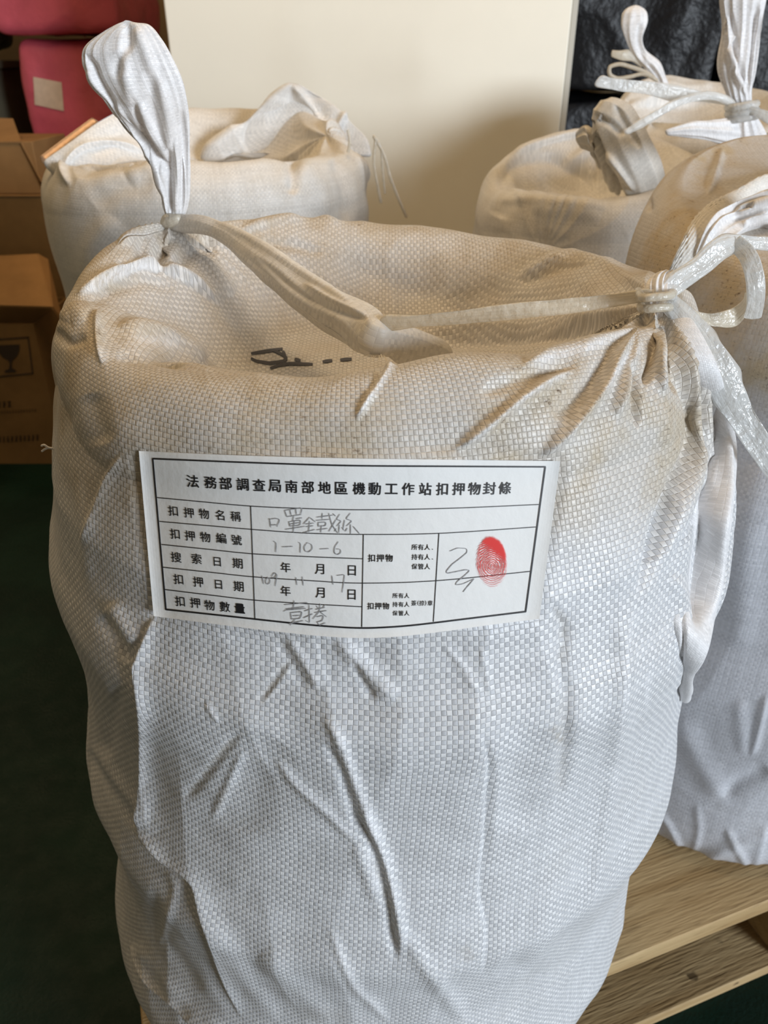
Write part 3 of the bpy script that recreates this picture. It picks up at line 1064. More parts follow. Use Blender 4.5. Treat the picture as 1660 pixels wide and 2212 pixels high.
LZ = 950.0 / 1660.0


def z5(p):          # measured on an enlarged view of the label
    return (290 + p[0] * LZ, 950 + p[1] * LZ)


def rules(polys, w, name):
    return surface_strokes(BVH_L, [[z5(p) for p in pl] for pl in polys], w, 0.00022, name, M_ink, step=6)


frame = [[(70, 71), (440, 86), (800, 97), (1200, 100), (1554, 102)], [(1552, 102), (1478, 649)], [(120, 640), (380, 668), (640, 696), (780, 707), (850, 710), (920, 709), (1050, 700), (1250, 676), (1480, 648)], [(71, 70), (121, 642)]]
thin = [[(88, 218), (260, 234), (440, 250), (640, 259), (870, 264), (1200, 258), (1530, 244)], [(97, 308), (270, 323), (445, 338), (650, 352), (868, 357), (1150, 353), (1517, 329)],
        [(105, 395), (280, 413), (447, 430), (660, 441), (865, 449)], [(110, 481), (290, 500), (450, 517), (660, 531), (863, 541), (1150, 531), (1500, 496)],
        [(118, 565), (290, 586), (455, 605), (660, 619), (860, 630)],
        [(441, 250), (457, 676)], [(866, 357), (860, 706)], [(1151, 354), (1130, 686)]]


def no_taper(polys, w, name):
    vs, fs = [], []
    for pl in polys:
        pl = np.array([z5(p) for p in pl])
        n = 40
        q = spline(np.linspace(0, 1, len(pl)), pl, np.linspace(0, 1, n)) if len(pl) > 2 else pl[0] + (pl[1] - pl[0]) * np.linspace(0, 1, n)[:, None]
        T = np.gradient(q, axis=0); T /= np.linalg.norm(T, axis=1)[:, None]
        Nq = np.stack([-T[:, 1], T[:, 0]], -1)
        b = len(vs)
        for i in range(n):
            for s_ in (-1, 1):
                p, nn = cast(BVH_L, *(q[i] + s_ * Nq[i] * w / 2))
                vs.append(p + nn * 0.0002)
        fs += [(b + 2 * i, b + 2 * i + 2, b + 2 * i + 3, b + 2 * i + 1) for i in range(n - 1)]
    return link_mesh(name, poly_mesh(name, vs, fs), M_ink)


sub(label, no_taper(frame, 3.6, 'printed_frame'))
sub(label, no_taper(thin, 1.9, 'printed_rules'))

_glyphs = {}
_dg = None


def glyph(ch, bold=0.0):
    k = (ch, bold)
    if k not in _glyphs:
        cu = bpy.data.curves.new('glyph', 'FONT')
        cu.body = ch
        cu.offset = 0.0
        cu.resolution_u = 3
        ob = bpy.data.objects.new('glyph', cu)
        COL.objects.link(ob)
        dg = bpy.context.evaluated_depsgraph_get()
        me = ob.evaluated_get(dg).to_mesh()
        vs = np.array([v.co[:2] for v in me.vertices]); fs = [tuple(p.vertices) for p in me.polygons]
        ob.evaluated_get(dg).to_mesh_clear()
        bpy.data.objects.remove(ob); bpy.data.curves.remove(cu)
        if bold > 0 and len(vs):      # heavier stroke: the outline laid down again a hair to each side
            cp = [(bold, 0), (-bold, 0), (0, bold), (0, -bold)]
            n0 = len(vs)
            fs = [tuple(i + n0 * k for i in f) for k in range(4) for f in fs]
            vs = np.concatenate([vs + np.array(c_) for c_ in cp])
        _glyphs[k] = (vs, fs)
    return _glyphs[k]


print_v, print_f = [], []


def put_char(ch, c, size, rot=0.0, bold=0.012, wide=1.0, store=None, skew=0.0):
    """one character centred at pixel c, `size` pixels tall"""
    vs, fs = glyph(ch, bold)
    if len(vs) == 0:
        return
    sv, sf = store if store else (print_v, print_f)
    ctr = (vs.max(0) + vs.min(0)) / 2
    ext = (vs.max(0) - vs.min(0)).max()
    q = (vs - ctr) / ext * size
    x = q[:, 0] * wide; y = -q[:, 1]
    x = x - y * 0.11 + skew * -y      # the slip leans a little on the sack: upright strokes follow its side edges
    cr, sr = math.cos(rot), math.sin(rot)
    X = c[0] + x * cr - y * sr; Y = c[1] + x * sr + y * cr
    X = c[0] + x * cr + (y * 0.0); Y = c[1] + x * sr + y
    X = X + y * 0.11 * 2 * (1 - (c[0] - 300) / 900.0) - 0.0
    b = len(sv)
    for i in range(len(vs)):
        p, nn = cast(BVH_L, X[i], Y[i])
        if p is None:
            p, nn = cast(BVH_L, c[0], c[1])
        sv.append(p + nn * 0.00024)
    sf += [tuple(b + k for k in f) for f in fs]


title = '法務部調查局南部地區機動工作站扣押物封條'
tx = [222, 290, 347, 411, 473, 532, 595, 657, 720, 783, 850, 909, 972, 1035, 1100, 1163, 1225, 1285, 1342, 1400]
for ch, x in zip(title, tx):
    s_ = (x - 222) / 1178.0
    y = 156 + 26 * s_ + 18 * 4 * s_ * (1 - s_) * 0.75
    put_char(ch, z5((x, y)), 27.5, rot=0.055 - 0.07 * s_, bold=0.018)
rows_ = [('扣押物名稱', [(148, 268), (208, 275), (265, 279), (325, 284), (385, 289)], .01), ('扣押物編號', [(155, 355), (212, 362), (270, 367), (330, 371), (388, 378)], .01),
         ('搜索日期', [(160, 443), (237, 449), (315, 460), (392, 466)], .01), ('扣押日期', [(168, 526), (243, 536), (320, 546), (396, 553)], .01),
         ('扣押物數', [(174, 609), (232, 615), (286, 624), (344, 630)], .01), ('量', [(400, 636)], .04)]
for txt, pos, bd in rows_:
    for ch, p in zip(txt, pos):
        put_char(ch, z5(p), (19.5 if ch == '日' else 22.5), rot=0.09, bold=bd)
for ch, p in [('年', (573, 481)), ('月', (701, 488)), ('日', (823, 493)), ('年', (573, 570)), ('月', (703, 577)), ('日', (822, 584))]:
    put_char(ch, z5(p), 22.0, rot=0.03, bold=.008)
for ch, p in zip('扣押物', [(897, 446), (930, 446), (963, 446)]):
    put_char(ch, z5(p), 16.5, bold=.014)
for ch, p in zip('扣押物', [(893, 627), (922, 627), (951, 627)]):
    put_char(ch, z5(p), 14.8, bold=.014)
for txt, y in (('所有人', 405), ('持有人', 442), ('保管人', 478)):
    for ch, x in zip(txt, (1059, 1083, 1107)):
        put_char(ch, z5((x, y)), 12.6, bold=.012)
for y in (413, 450):
    put_char('.', z5((1127, y)), 2.0, bold=0)
for txt, y in (('所有人', 588), ('持有人', 621), ('保管人', 654)):
    for ch, x in zip(txt, (986, 1008, 1030)):
        put_char(ch, z5((x, y)), 11.2, bold=.012)
for ch, x, sz in (('簽', 1057, 11.5), ('(', 1073, 11.5), ('捺', 1087, 11.5), (')', 1101, 11.5), ('章', 1118, 11.5)):
    put_char(ch, z5((x, 616)), sz, rot=-0.05, bold=.005)
pt_ = link_mesh('printed_text', poly_mesh('printed_text', print_v, print_f), M_ink)
sub(label, pt_)

# pencil entries
pencil = [
    # kou
    [(513, 296), (517, 330)], [(510, 300), (536, 296), (552, 300), (540, 328)], [(516, 322), (540, 320)],
    # zhao
    [(570, 266), (578, 290)], [(570, 266), (636, 256), (630, 282)], [(590, 264), (594, 284)], [(612, 260), (614, 282)], [(578, 290), (632, 282)],
    [(604, 288), (600, 308)], [(612, 298), (636, 294)], [(584, 310), (630, 302), (628, 322), (588, 326)], [(586, 310), (590, 326)], [(590, 318), (628, 312)], [(572, 338), (648, 326)], [(606, 304), (602, 350)],
    # tie
    [(664, 292), (640, 318)], [(664, 292), (686, 310)], [(648, 318), (680, 314)], [(650, 328), (678, 324)], [(664, 306), (660, 348)], [(640, 350), (684, 338)],
    [(690, 292), (752, 284)], [(712, 276), (710, 298)], [(688, 304), (740, 300)], [(696, 312), (726, 310), (724, 324), (696, 326)], [(696, 312), (697, 328)], [(690, 340), (732, 334)], [(708, 326), (706, 350)],
    [(736, 276), (748, 320), (770, 352)], [(764, 300), (736, 346)], [(752, 278), (762, 288)],
    # si
    [(778, 280), (764, 300), (784, 306), (766, 326)], [(776, 320), (774, 352)], [(764, 334), (758, 346)], [(786, 330), (794, 342)],
    [(818, 276), (800, 298), (824, 306), (802, 326)], [(818, 318), (818, 356)], [(806, 332), (798, 346)], [(828, 326), (852, 354)], [(796, 302), (790, 336)],
    # 1-10-6
    [(528, 382), (538, 388), (536, 424)], [(560, 404), (600, 402)], [(622, 386), (630, 390), (628, 426)],
    [(654, 388), (642, 404), (646, 420), (660, 424), (674, 412), (672, 394), (654, 388)], [(702, 412), (736, 410)],
    [(772, 384), (758, 404), (756, 426), (768, 434), (782, 426), (780, 412), (764, 412)],
    # 109 11 17
    [(484, 512), (490, 544)], [(506, 518), (496, 532), (502, 546), (514, 540), (514, 524), (506, 518)], [(520, 516), (530, 500), (540, 506), (534, 520), (522, 520)], [(541, 508), (534, 552)],
    [(612, 518), (616, 548)], [(636, 516), (640, 550)], [(748, 512), (752, 546)], [(766, 512), (796, 508), (792, 540), (786, 576)],
    # yi
    [(568, 622), (656, 614)], [(606, 606), (602, 634)], [(574, 638), (644, 630)], [(566, 648), (572, 642), (650, 636)], [(592, 652), (636, 648), (628, 674), (594, 676)], [(592, 652), (596, 678)], [(600, 664), (628, 662)], [(582, 694), (640, 682)], [(610, 676), (590, 700)],
    # juan
    [(644, 646), (676, 636)], [(662, 622), (664, 690), (650, 682)], [(640, 672), (676, 656)], [(686, 640), (722, 632)], [(682, 652), (728, 644)], [(704, 618), (700, 648), (676, 676)], [(700, 646), (728, 668)], [(690, 668), (716, 662), (712, 682), (690, 688)], [(692, 686), (700, 700), (724, 690)], [(690, 626), (696, 636)], [(722, 622), (714, 634)],
    # signature
    [(1192, 420), (1220, 408), (1256, 410), (1258, 424), (1232, 446), (1200, 470), (1178, 496), (1180, 504), (1212, 498), (1250, 490), (1268, 492), (1250, 510), (1220, 534), (1212, 548), (1240, 544), (1284, 524)],
    [(1284, 524), (1256, 556), (1242, 574)],
]
for a_, b_, what in ((0, 41, 'pencilled item name'), (41, 47, 'pencilled item number'), (47, 55, 'pencilled date'), (55, 64, 'pencilled quantity, first character'), (64, 75, 'pencilled quantity, second character'), (75, 77, 'pencilled signature')):
    pw_ = sub(label, surface_strokes(BVH_L, [[z5(p) for p in pl] for pl in pencil[a_:b_]], 1.9, 0.0003, 'pencil_writing', M_pencil, step=3))
    pw_['label'] = what
# red fingerprint
nfr = 26
fv_, fuv, ff = [], [], []
for i in range(nfr):
    for j in range(nfr):
        a_, b_ = j / (nfr - 1), i / (nfr - 1)
        u_ = 1284 + 124 * a_ + 10 * (1 - b_) * 0 + 6 * (1 - b_); v_ = 356 + 206 * (1 - b_)
        p, nn = cast(BVH_L, *z5((u_, v_)))
        fv_.append(p + nn * 0.00036); fuv.append((a_, b_))
for i in range(nfr - 1):
    for j in range(nfr - 1):
        k = i * nfr + j
        ff.append((k, k + 1, k + nfr + 1, k + nfr))
meP = poly_mesh('red_fingerprint', fv_, ff)
lay = meP.uv_layers.new(name='UVMap')
for lp in meP.loops:
    lay.data[lp.index].uv = fuv[lp.vertex_index]
fp = sub(label, link_mesh('red_fingerprint', meP, M_print))
fp['label'] = 'red inked fingerprint'

# ------------------------------------------------------------------ tied corners and cords of the front sack
ear_strokes = [
    ([(182, 118), (200, 140), (214, 178), (262, 255), (335, 335)], 9, -5), ([(190, 150), (222, 210), (262, 262)], 12, 4),
    ([(292, 228), (312, 290), (345, 340), (366, 372)], 7, -5), ([(300, 220), (330, 290), (362, 345)], 12, 3),
    ([(272, 46), (278, 88), (258, 130), (255, 170)], 12, -3.5), ([(262, 95), (272, 160), (285, 230)], 16, 3), ([(290, 60), (310, 100), (330, 160)], 16, 2.5),
    ([(320, 160), (334, 250), (350, 330)], 14, -2.2), ([(345, 170), (362, 260), (372, 340)], 14, 2.5),
    ([(392, 240), (398, 330), (392, 455)], 6, -3), ([(380, 300), (384, 380), (380, 460)], 6, 2.5), ([(366, 320), (366, 400), (370, 462)], 6, -4), ([(350, 345), (356, 410), (362, 465)], 6, 2.5),
    ([(248, 225), (290, 300), (335, 350), (356, 420)], 7, 4.5), ([(256, 262), (300, 320), (338, 372)], 6, -4.5)]
ear = tube_obj('tied_corner', [
    (357, 496, 384, 490, .580, .7), (357, 478, 396, 474, .577, .6), (353, 436, 406, 440, .575, .55), (343, 384, 408, 380, .573, .45), (318, 328, 409, 322, .57, .36), (272, 275, 408, 265, .565, .32),
    (233, 218, 401, 216, .560, .30), (195, 165, 388, 170, .557, .28), (181, 132, 370, 130, .556, .26), (188, 96, 346, 86, .556, .24), (226, 66, 319, 56, .556, .22), (266, 41, 296, 50, .556, .2)],
    M_fab_ear, sackF, nlen=240, na=220, pleats=((18, 0.03, 0, 2.0),), strokes=ear_strokes, crumple=0.0009, cf=60, seed=3, uvs=1.7)
ear['label'] = 'white corner of the sack tied up into an ear'
tube_obj('ear_tie', [(350, 470, 372, 496, .577, 1.0), (358, 462, 378, 490, .570, 1.0), (372, 462, 386, 484, .568, 1.0), (398, 462, 400, 476, .574, 1.0)], M_ribbon_tan, sackF, nlen=40, na=24)

roll_strokes = [([(560, 560), (640, 628), (700, 660), (790, 690)], 9, -2.2), ([(540, 560), (600, 630), (680, 690), (770, 745)], 14, -2.0), ([(660, 615), (720, 650), (790, 680)], 7, 2.5),
                ([(470, 480), (560, 525), (680, 605), (760, 655)], 9, 2.5)]
roll = tube_obj('twisted_mouth', [
    (362, 470, 366, 500, .577, .8), (400, 466, 396, 500, .570, .8), (440, 469, 424, 500, .560, .75), (500, 489, 478, 522, .540, .7), (562, 528, 532, 566, .515, .65), (628, 568, 582, 612, .490, .6), (694, 608, 630, 662, .468, .55),
    (752, 640, 690, 708, .448, .55), (800, 664, 742, 742, .432, .6), (818, 680, 782, 768, .424, .7), (826, 692, 806, 772, .419, .8), (840, 698, 826, 770, .42, .7), (880, 704, 856, 786, .425, .6), (925, 722, 905, 790, .430, .55), (985, 748, 970, 795, .432, .5)],
    M_fab_roll, sackF, nlen=260, na=120, pleats=((7, 0.035, 0, 3.0),), strokes=roll_strokes, crumple=0.0008, cf=90, seed=9)
roll['label'] = 'twisted roll of cloth lying across the mouth'
fray = []
for k in range(9):
    p0 = at(800 + 3 * k, 766, .413); p1 = at(770 + 8 * k + rng.randint(-4, 4), 776 + rng.randint(-3, 6), .398)
    fray.append((p0, p1))
import itertools
fv2, ff2 = [], []
for a_, b_ in fray:
    m_ = (a_ + b_) / 2 + np.array([0, 0, 0.001])
    k = len(fv2)
    for q in (a_, m_, b_):
        fv2 += [q + np.array([0.0003, 0, 0.0003]), q - np.array([0.0003, 0, 0.0003]), q + np.array([0, .0005, 0])]
    for r_ in (0, 3):
        for c_ in range(3):
            ff2.append((k + r_ + c_, k + r_ + (c_ + 1) % 3, k + r_ + 3 + (c_ + 1) % 3, k + r_ + 3 + c_))
fr = link_mesh('frayed_threads', poly_mesh('frayed_threads', fv2, ff2), M_fab_roll); adopt(sackF, fr)

rb = tube_obj('tie_ribbon', [(818, 684, 822, 712, .417, .2), (880, 682, 890, 706, .414, .15), (960, 674, 975, 702, .412, .12), (1060, 662, 1070, 694, .410, .12), (1150, 652, 1155, 685, .409, .12), (1250, 643, 1255, 674, .408, .15), (1340, 634, 1345, 662, .407, .25), (1412, 625, 1412, 650, .405, .4)],
              M_ribbon_tan, sackF, nlen=140, na=40, pleats=((5, .08, 0, 3),), crumple=0.0007, cf=140, seed=21)
rb['label'] = 'clear plastic ribbon stretched across the mouth'
tube_obj('gathered_neck', [(1372, 735, 1470, 735, .400, .6), (1388, 705, 1456, 708, .402, .6), (1396, 675, 1448, 675, .405, .7), (1394, 640, 1446, 636, .408, .7), (1400, 612, 1452, 604, .414, .6), (1425, 590, 1470, 585, .420, .4)],
         M_fab_ear, sackF, nlen=90, na=140, pleats=((13, .14, 0, 1.5),), crumple=0.0005, cf=160, seed=31)
for k, (a_, b_, y_) in enumerate((((1378, 628), (1458, 646), .392), ((1380, 642), (1456, 632), .390), ((1386, 655), (1446, 668), .392))):
    m_ = ((a_[0] + b_[0]) / 2, (a_[1] + b_[1]) / 2 + 6)
    w_ = wire_obj('knot_cord', [at(a_[0], a_[1], y_ + .02), at(m_[0] - 18, m_[1], y_), at(m_[0] + 16, m_[1] - 3, y_), at(b_[0], b_[1], y_ + .02)], 0.0022, M_ribbon_tan if k else M_ribbon, sackF, n=40, na=10)
tail = tube_obj('ribbon_tail', [(1420, 652, 1448, 630, .402, .3), (1452, 690, 1496, 668, .396, .2), (1484, 740, 1536, 722, .392, .14), (1512, 800, 1572, 782, .388, .12), (1545, 866, 1606, 840, .384, .12), (1588, 932, 1642, 905, .380, .12), (1634, 998, 1682, 968, .376, .12), (1690, 1070, 1732, 1040, .372, .12)],
                M_ribbon, sackF, nlen=160, na=48, pleats=((5, .10, 0, 4),), crumple=0.0012, cf=110, seed=41)
tail['label'] = 'clear ribbon end hanging from the knot past the right side'
tube_obj('ribbon_end', [(1408, 640, 1440, 652, .405, .4), (1446, 594, 1482, 622, .412, .3), (1498, 562, 1532, 586, .418, .22), (1545, 520, 1572, 552, .424, .18), (1590, 508, 1604, 540, .430, .15), (1640, 512, 1646, 542, .436, .15), (1720, 515, 1722, 546, .440, .15)],
         M_ribbon, sackF, nlen=140, na=40, pleats=((5, .12, 0, 4),), crumple=0.0009, cf=130, seed=43)
tube_obj('ribbon_loop', [(1578, 540, 1596, 506, .427, .15), (1600, 566, 1630, 536, .420, .10), (1614, 606, 1648, 586, .415, .07), (1616, 650, 1652, 640, .414, .07), (1606, 690, 1646, 690, .418, .07)],
         M_ribbon, sackF, nlen=100, na=36, crumple=0.0004, cf=130, seed=47)
tube_obj('ribbon_curl', [(1440, 656, 1446, 676, .415, .2), (1490, 668, 1494, 692, .424, .12), (1545, 676, 1548, 706, .430, .10), (1588, 664, 1596, 700, .434, .10), (1604, 650, 1616, 676, .430, .10), (1610, 628, 1620, 640, .424, .1)],
         M_ribbon_tan, sackF, nlen=100, na=36, crumple=0.0004, cf=130, seed=53)
sidef = tube_obj('side_fold', resting(BVH_F, [(1432, 668, 1462, 660, 0.390, .3), (1458, 712, 1496, 706, 0.384, .25), (1490, 775, 1544, 788, 0.376, .22), (1512, 850, 1574, 874, 0.371, .2), (1520, 930, 1590, 955, 0.369, .2), (1508, 1010, 1590, 1050, 0.369, .2), (1486, 1085, 1582, 1140, 0.370, .2),
    (1462, 1160, 1568, 1240, 0.372, .2), (1448, 1240, 1552, 1320, 0.374, .2), (1450, 1330, 1530, 1400, 0.377, .22), (1466, 1420, 1502, 1468, 0.380, .3), (1478, 1500, 1484, 1520, 0.383, .6)], .006),
    M_fab_ear, sackF, nlen=220, na=130, uvs=1.4, crumple=0.0010, cf=50, seed=111,
    strokes=[([(1553, 877), (1545, 941), (1530, 1020), (1520, 1100)], 9, -5), ([(1535, 1036), (1525, 1128), (1515, 1200), (1511, 1267), (1507, 1350)], 13, -7), ([(1565, 900), (1568, 1036), (1560, 1108), (1548, 1227), (1533, 1338)], 13, 5),
             ([(1480, 1100), (1500, 1000), (1512, 900)], 10, 3), ([(1474, 1300), (1478, 1372), (1470, 1440)], 4, -2)])
sidef['label'] = 'loose fold of cloth hanging from the knot down the right side'
# loose thread at the left side
tp = cast(BVH_F, 116, 969)[0]; ty = float(tp[1])
tv = [tp, at(103, 966, ty), at(95, 961, ty), at(88, 964, ty)]
wire_obj('loose_thread', tv, 0.0006, M_fab_ear, sackF, n=16, na=6)
wire_obj('loose_thread', [tp, at(103, 968, ty), at(96, 971, ty), at(89, 976, ty)], 0.0006, M_fab_ear, sackF, n=16, na=6)


# ------------------------------------------------------------------ the sacks behind
def neighbour(lab, c, R, mat=None, near=None, far=None, zc=None, strokes=(), peaks=(), bowl=0.05, Rc=0.82, sh=0.05, noise=0.0022, seed=1, nth=520, lean=(0, 0)):
    if zc is None:
        tt, zz = [], []
        for (pts, nr) in ((near, True), (far, False)):
            for (u, v) in pts:
                a, z = ray_cyl(u, v, c[0], c[1], R * Rc, nr); tt.append(a); zz.append(z)
        zc = periodic(tt, zz, 0.16)
    Rfn = lambda z: np.full(np.shape(z), R) + 0.004 * np.sin(np.asarray(z) * 34.0 + seed)
    cx = lambda z: c[0] + lean[0] * (np.asarray(z) - 0.7)
    cy = lambda z: c[1] + lean[1] * (np.asarray(z) - 0.7)
    V, uv, gr, k0 = sack_grid(zc, Rfn, cx, cy, PT + 0.001, Rc, sh, bowl, nth=nth, nb=260, ns=50, nw=100, noise=noise, seed=seed)
    for (K, rad, k, n, amp, reach) in peaks:
        V = pull_peak(V, K, rad, k, n, amp, reach, seed)
    V = sculpt(V, True, strokes)
    V[..., 2] = np.maximum(V[..., 2], PT + 0.0008)
    e = empty('woven_sack', (c[0], c[1], PT))
    tag(e, lab, 'sack', 'filled white woven sacks')
    b = link_mesh('sack_body', grid_mesh('sack_body', V, True, uv, {'grime_warm_light': gr}, planar_row=k0 + 1), mat or M_fab_far)
    adopt(e, b)
    return e, V


# left, behind the front sack
sL, VL = neighbour('white woven sack behind the front one at left, mouth open in a folded peak', (-0.232, 1.10), 0.206,
    near=[(150, 362), (250, 350), (450, 350), (600, 346), (720, 338), (790, 350)], far=[(235, 250), (330, 240), (480, 240), (560, 240), (720, 250), (795, 300)],
    strokes=[([(150, 400), (140, 360), (172, 322), (240, 308), (312, 330)], 13, 11, 's'), ([(160, 372), (230, 345), (320, 345)], 18, -8),
             ([(325, 345), (420, 350), (520, 346), (610, 345)], 18, 6), ([(622, 338), (636, 380), (630, 420)], 12, -7), ([(650, 345), (690, 400), (700, 470)], 20, 5),
             ([(270, 380), (340, 350), (400, 348)], 26, 6), ([(720, 340), (745, 400), (750, 480)], 14, -6), ([(770, 330), (800, 400), (810, 470)], 16, 6),
             ([(200, 440), (260, 400), (330, 390)], 30, -5), ([(250, 470), (200, 540), (190, 620)], 30, 5)],
    peaks=[(at(712, 300, 1.14), 0.035, .8, 11, .006, .09)], bowl=0.085, seed=3)
flap = tube_obj('mouth_flap', [(440, 348, 800, 340, 1.20, .08), (468, 315, 790, 300, 1.205, .07), (520, 272, 752, 258, 1.21, .06), (570, 228, 712, 224, 1.215, .06), (604, 200, 678, 202, 1.22, .07), (626, 180, 642, 182, 1.22, .2)],
    M_fab_far, sL, nlen=160, na=220, crumple=0.003, cf=32, seed=61,
    strokes=[([(425, 345), (500, 290), (570, 232), (630, 182)], 14, 10), ([(632, 184), (676, 240), (706, 296)], 10, 9), ([(520, 310), (590, 270), (640, 250), (680, 290)], 40, -22), ([(480, 340), (600, 320), (700, 305)], 26, -12),
             ([(715, 300), (735, 265), (748, 240)], 8, 6), ([(600, 255), (640, 240), (668, 262)], 16, -9)])
flap['label'] = 'cloth of the mouth folded up into a pointed peak'
side = tube_obj('mouth_side', [(92, 354, 128, 392, 1.0, .25), (120, 332, 172, 384, 1.005, .2), (152, 308, 225, 365, 1.015, .15), (212, 262, 300, 350, 1.045, .13), (262, 238, 350, 345, 1.08, .12), (318, 236, 372, 335, 1.12, .15), (352, 262, 366, 300, 1.14, .3)],
    M_fab_far, sL, nlen=120, na=150, crumple=0.0022, cf=36, seed=63, strokes=[([(150, 390), (145, 350), (180, 318), (240, 305), (312, 328)], 11, 7, 's'), ([(190, 330), (260, 290), (330, 290)], 22, -5)])
side['label'] = 'side of the mouth standing up along the stiff strip'
st_pts = [at(92, 352, 1.0), at(150, 308, 1.03), at(212, 262, 1.06)]
stp = wire_obj('stiff_strip', st_pts, 0.0075, M_bronze, sL, n=30, na=16, flat=0.45)
stp['label'] = 'shiny bronze-coloured stiff strip along the left edge'
for pts, r_ in (([(806, 292), (828, 330), (846, 390), (862, 430), (880, 472)], .0022), ([(812, 300), (808, 350), (816, 400), (824, 440)], .002), ([(752, 280), (756, 305), (752, 330)], .002), ([(806, 292), (820, 310), (826, 360), (832, 420)], .0017)):
    wire_obj('dangling_cord', [at(u, v, 1.07) for u, v in pts], r_, M_ribbon_tan, sL, n=50, na=8)

# right, beside the front sack
zA = periodic([math.radians(a) for a in (-90, -135, 180, 135, 90, 45, 0, -45)], [.742, .748, .775, .812, .822, .82, .79, .755], 0.3)
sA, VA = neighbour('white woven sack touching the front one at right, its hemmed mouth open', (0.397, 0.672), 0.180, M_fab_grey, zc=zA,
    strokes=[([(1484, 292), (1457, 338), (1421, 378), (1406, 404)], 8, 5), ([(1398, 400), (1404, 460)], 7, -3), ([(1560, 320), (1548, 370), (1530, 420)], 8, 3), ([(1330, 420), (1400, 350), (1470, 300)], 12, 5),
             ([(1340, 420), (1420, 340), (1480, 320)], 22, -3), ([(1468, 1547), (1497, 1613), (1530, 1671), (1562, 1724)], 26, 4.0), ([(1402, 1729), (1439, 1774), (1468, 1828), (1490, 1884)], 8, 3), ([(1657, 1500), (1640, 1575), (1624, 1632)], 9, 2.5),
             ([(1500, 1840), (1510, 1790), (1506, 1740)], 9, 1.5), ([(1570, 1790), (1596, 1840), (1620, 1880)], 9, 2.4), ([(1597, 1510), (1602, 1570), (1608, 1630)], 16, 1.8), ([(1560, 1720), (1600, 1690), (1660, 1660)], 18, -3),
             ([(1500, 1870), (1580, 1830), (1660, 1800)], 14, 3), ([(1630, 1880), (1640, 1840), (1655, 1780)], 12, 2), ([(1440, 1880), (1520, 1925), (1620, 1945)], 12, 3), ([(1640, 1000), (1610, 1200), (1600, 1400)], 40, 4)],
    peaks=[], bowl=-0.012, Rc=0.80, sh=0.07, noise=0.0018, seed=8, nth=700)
BVH_A = bvh_grid(VA)
hem = tube_obj('hemmed_edge', resting(BVH_A, [(1440, 600, 1464, 622, .530, .3), (1456, 556, 1502, 588, .525, .3), (1480, 508, 1544, 540, .520, .28), (1520, 452, 1572, 486, .505, .28), (1572, 420, 1604, 448, .51, .28), (1640, 384, 1650, 422, .515, .3), (1720, 360, 1725, 405, .52, .3), (1830, 350, 1835, 400, .6, .3)], .012),
    M_fab_roll, sA, nlen=220, na=90, pleats=((26, .05, 0, 60.0),), crumple=0.0007, cf=120, seed=71)
hem['label'] = 'folded hem of the mouth with a braided edge'
infold = tube_obj('mouth_folds', resting(BVH_A, [(1500, 560, 1530, 590, .525, .3), (1532, 486, 1570, 560, .535, .3), (1580, 445, 1606, 545, .54, .3), (1650, 418, 1660, 548, .545, .3), (1740, 400, 1740, 550, .55, .25), (1840, 400, 1840, 530, .6, .15)], .004),
    M_fab_ear, sA, nlen=140, na=160, pleats=((10, .10, 0, 3.0),), crumple=0.001, cf=80, seed=73,
    strokes=[([(1560, 530), (1610, 480), (1670, 450)], 10, 6), ([(1570, 545), (1620, 510), (1670, 490)], 9, -6), ([(1590, 460), (1640, 440), (1680, 430)], 8, 4)])
infold['label'] = 'white pleats inside the mouth'

# behind, between the cabinet and the right sack
sC, VC = neighbour('white woven sack in front of the cabinet with a short pale knotted top', (0.29, 1.16), 0.160,
    near=[(1078, 408), (1150, 414), (1250, 424), (1310, 430)], far=[(1100, 330), (1180, 296), (1240, 274), (1300, 270)],
    strokes=[([(1110, 330), (1200, 300), (1270, 285)], 12, 7, 's'), ([(1080, 400), (1110, 360), (1180, 345), (1240, 370), (1280, 405)], 16, -8), ([(1220, 360), (1260, 330), (1285, 300)], 12, 6), ([(1290, 400), (1292, 350), (1290, 310)], 8, -9),
             ([(1075, 470), (1090, 440), (1120, 420)], 20, -4), ([(1150, 450), (1230, 450), (1300, 470)], 20, 4), ([(1080, 430), (1160, 430), (1260, 440), (1310, 450)], 12, 4)],
    peaks=[(at(1285, 285, 1.13), .04, .85, 13, .007, .10)], bowl=0.06, seed=12)
kn = tube_obj('knotted_top', [(1276, 300, 1310, 258, 1.06, .7), (1282, 262, 1318, 212, 1.06, .6), (1290, 285, 1352, 224, 1.055, .55), (1306, 318, 1380, 258, 1.05, .5), (1326, 358, 1402, 296, 1.045, .5), (1348, 402, 1424, 340, 1.05, .5), (1372, 440, 1440, 400, 1.06, .5)],
    M_fab_roll, sC, nlen=160, na=150, pleats=((7, .06, 0, 2.0),), crumple=0.0012, cf=40, seed=81,
    strokes=[([(1290, 250), (1330, 275), (1350, 290)], 8, -7), ([(1330, 225), (1348, 262), (1385, 320)], 8, -5), ([(1310, 330), (1340, 370), (1370, 410)], 7, 6)])
kn2 = tube_obj('tied_gather', [(1240, 290, 1250, 320, 1.075, .6), (1262, 272, 1290, 330, 1.07, .6), (1285, 300, 1330, 372, 1.065, .5), (1315, 350, 1340, 420, 1.07, .4)],
    M_fab_roll, sC, nlen=90, na=120, pleats=((9, .10, 0, 2.0),), crumple=0.0014, cf=70, seed=83)

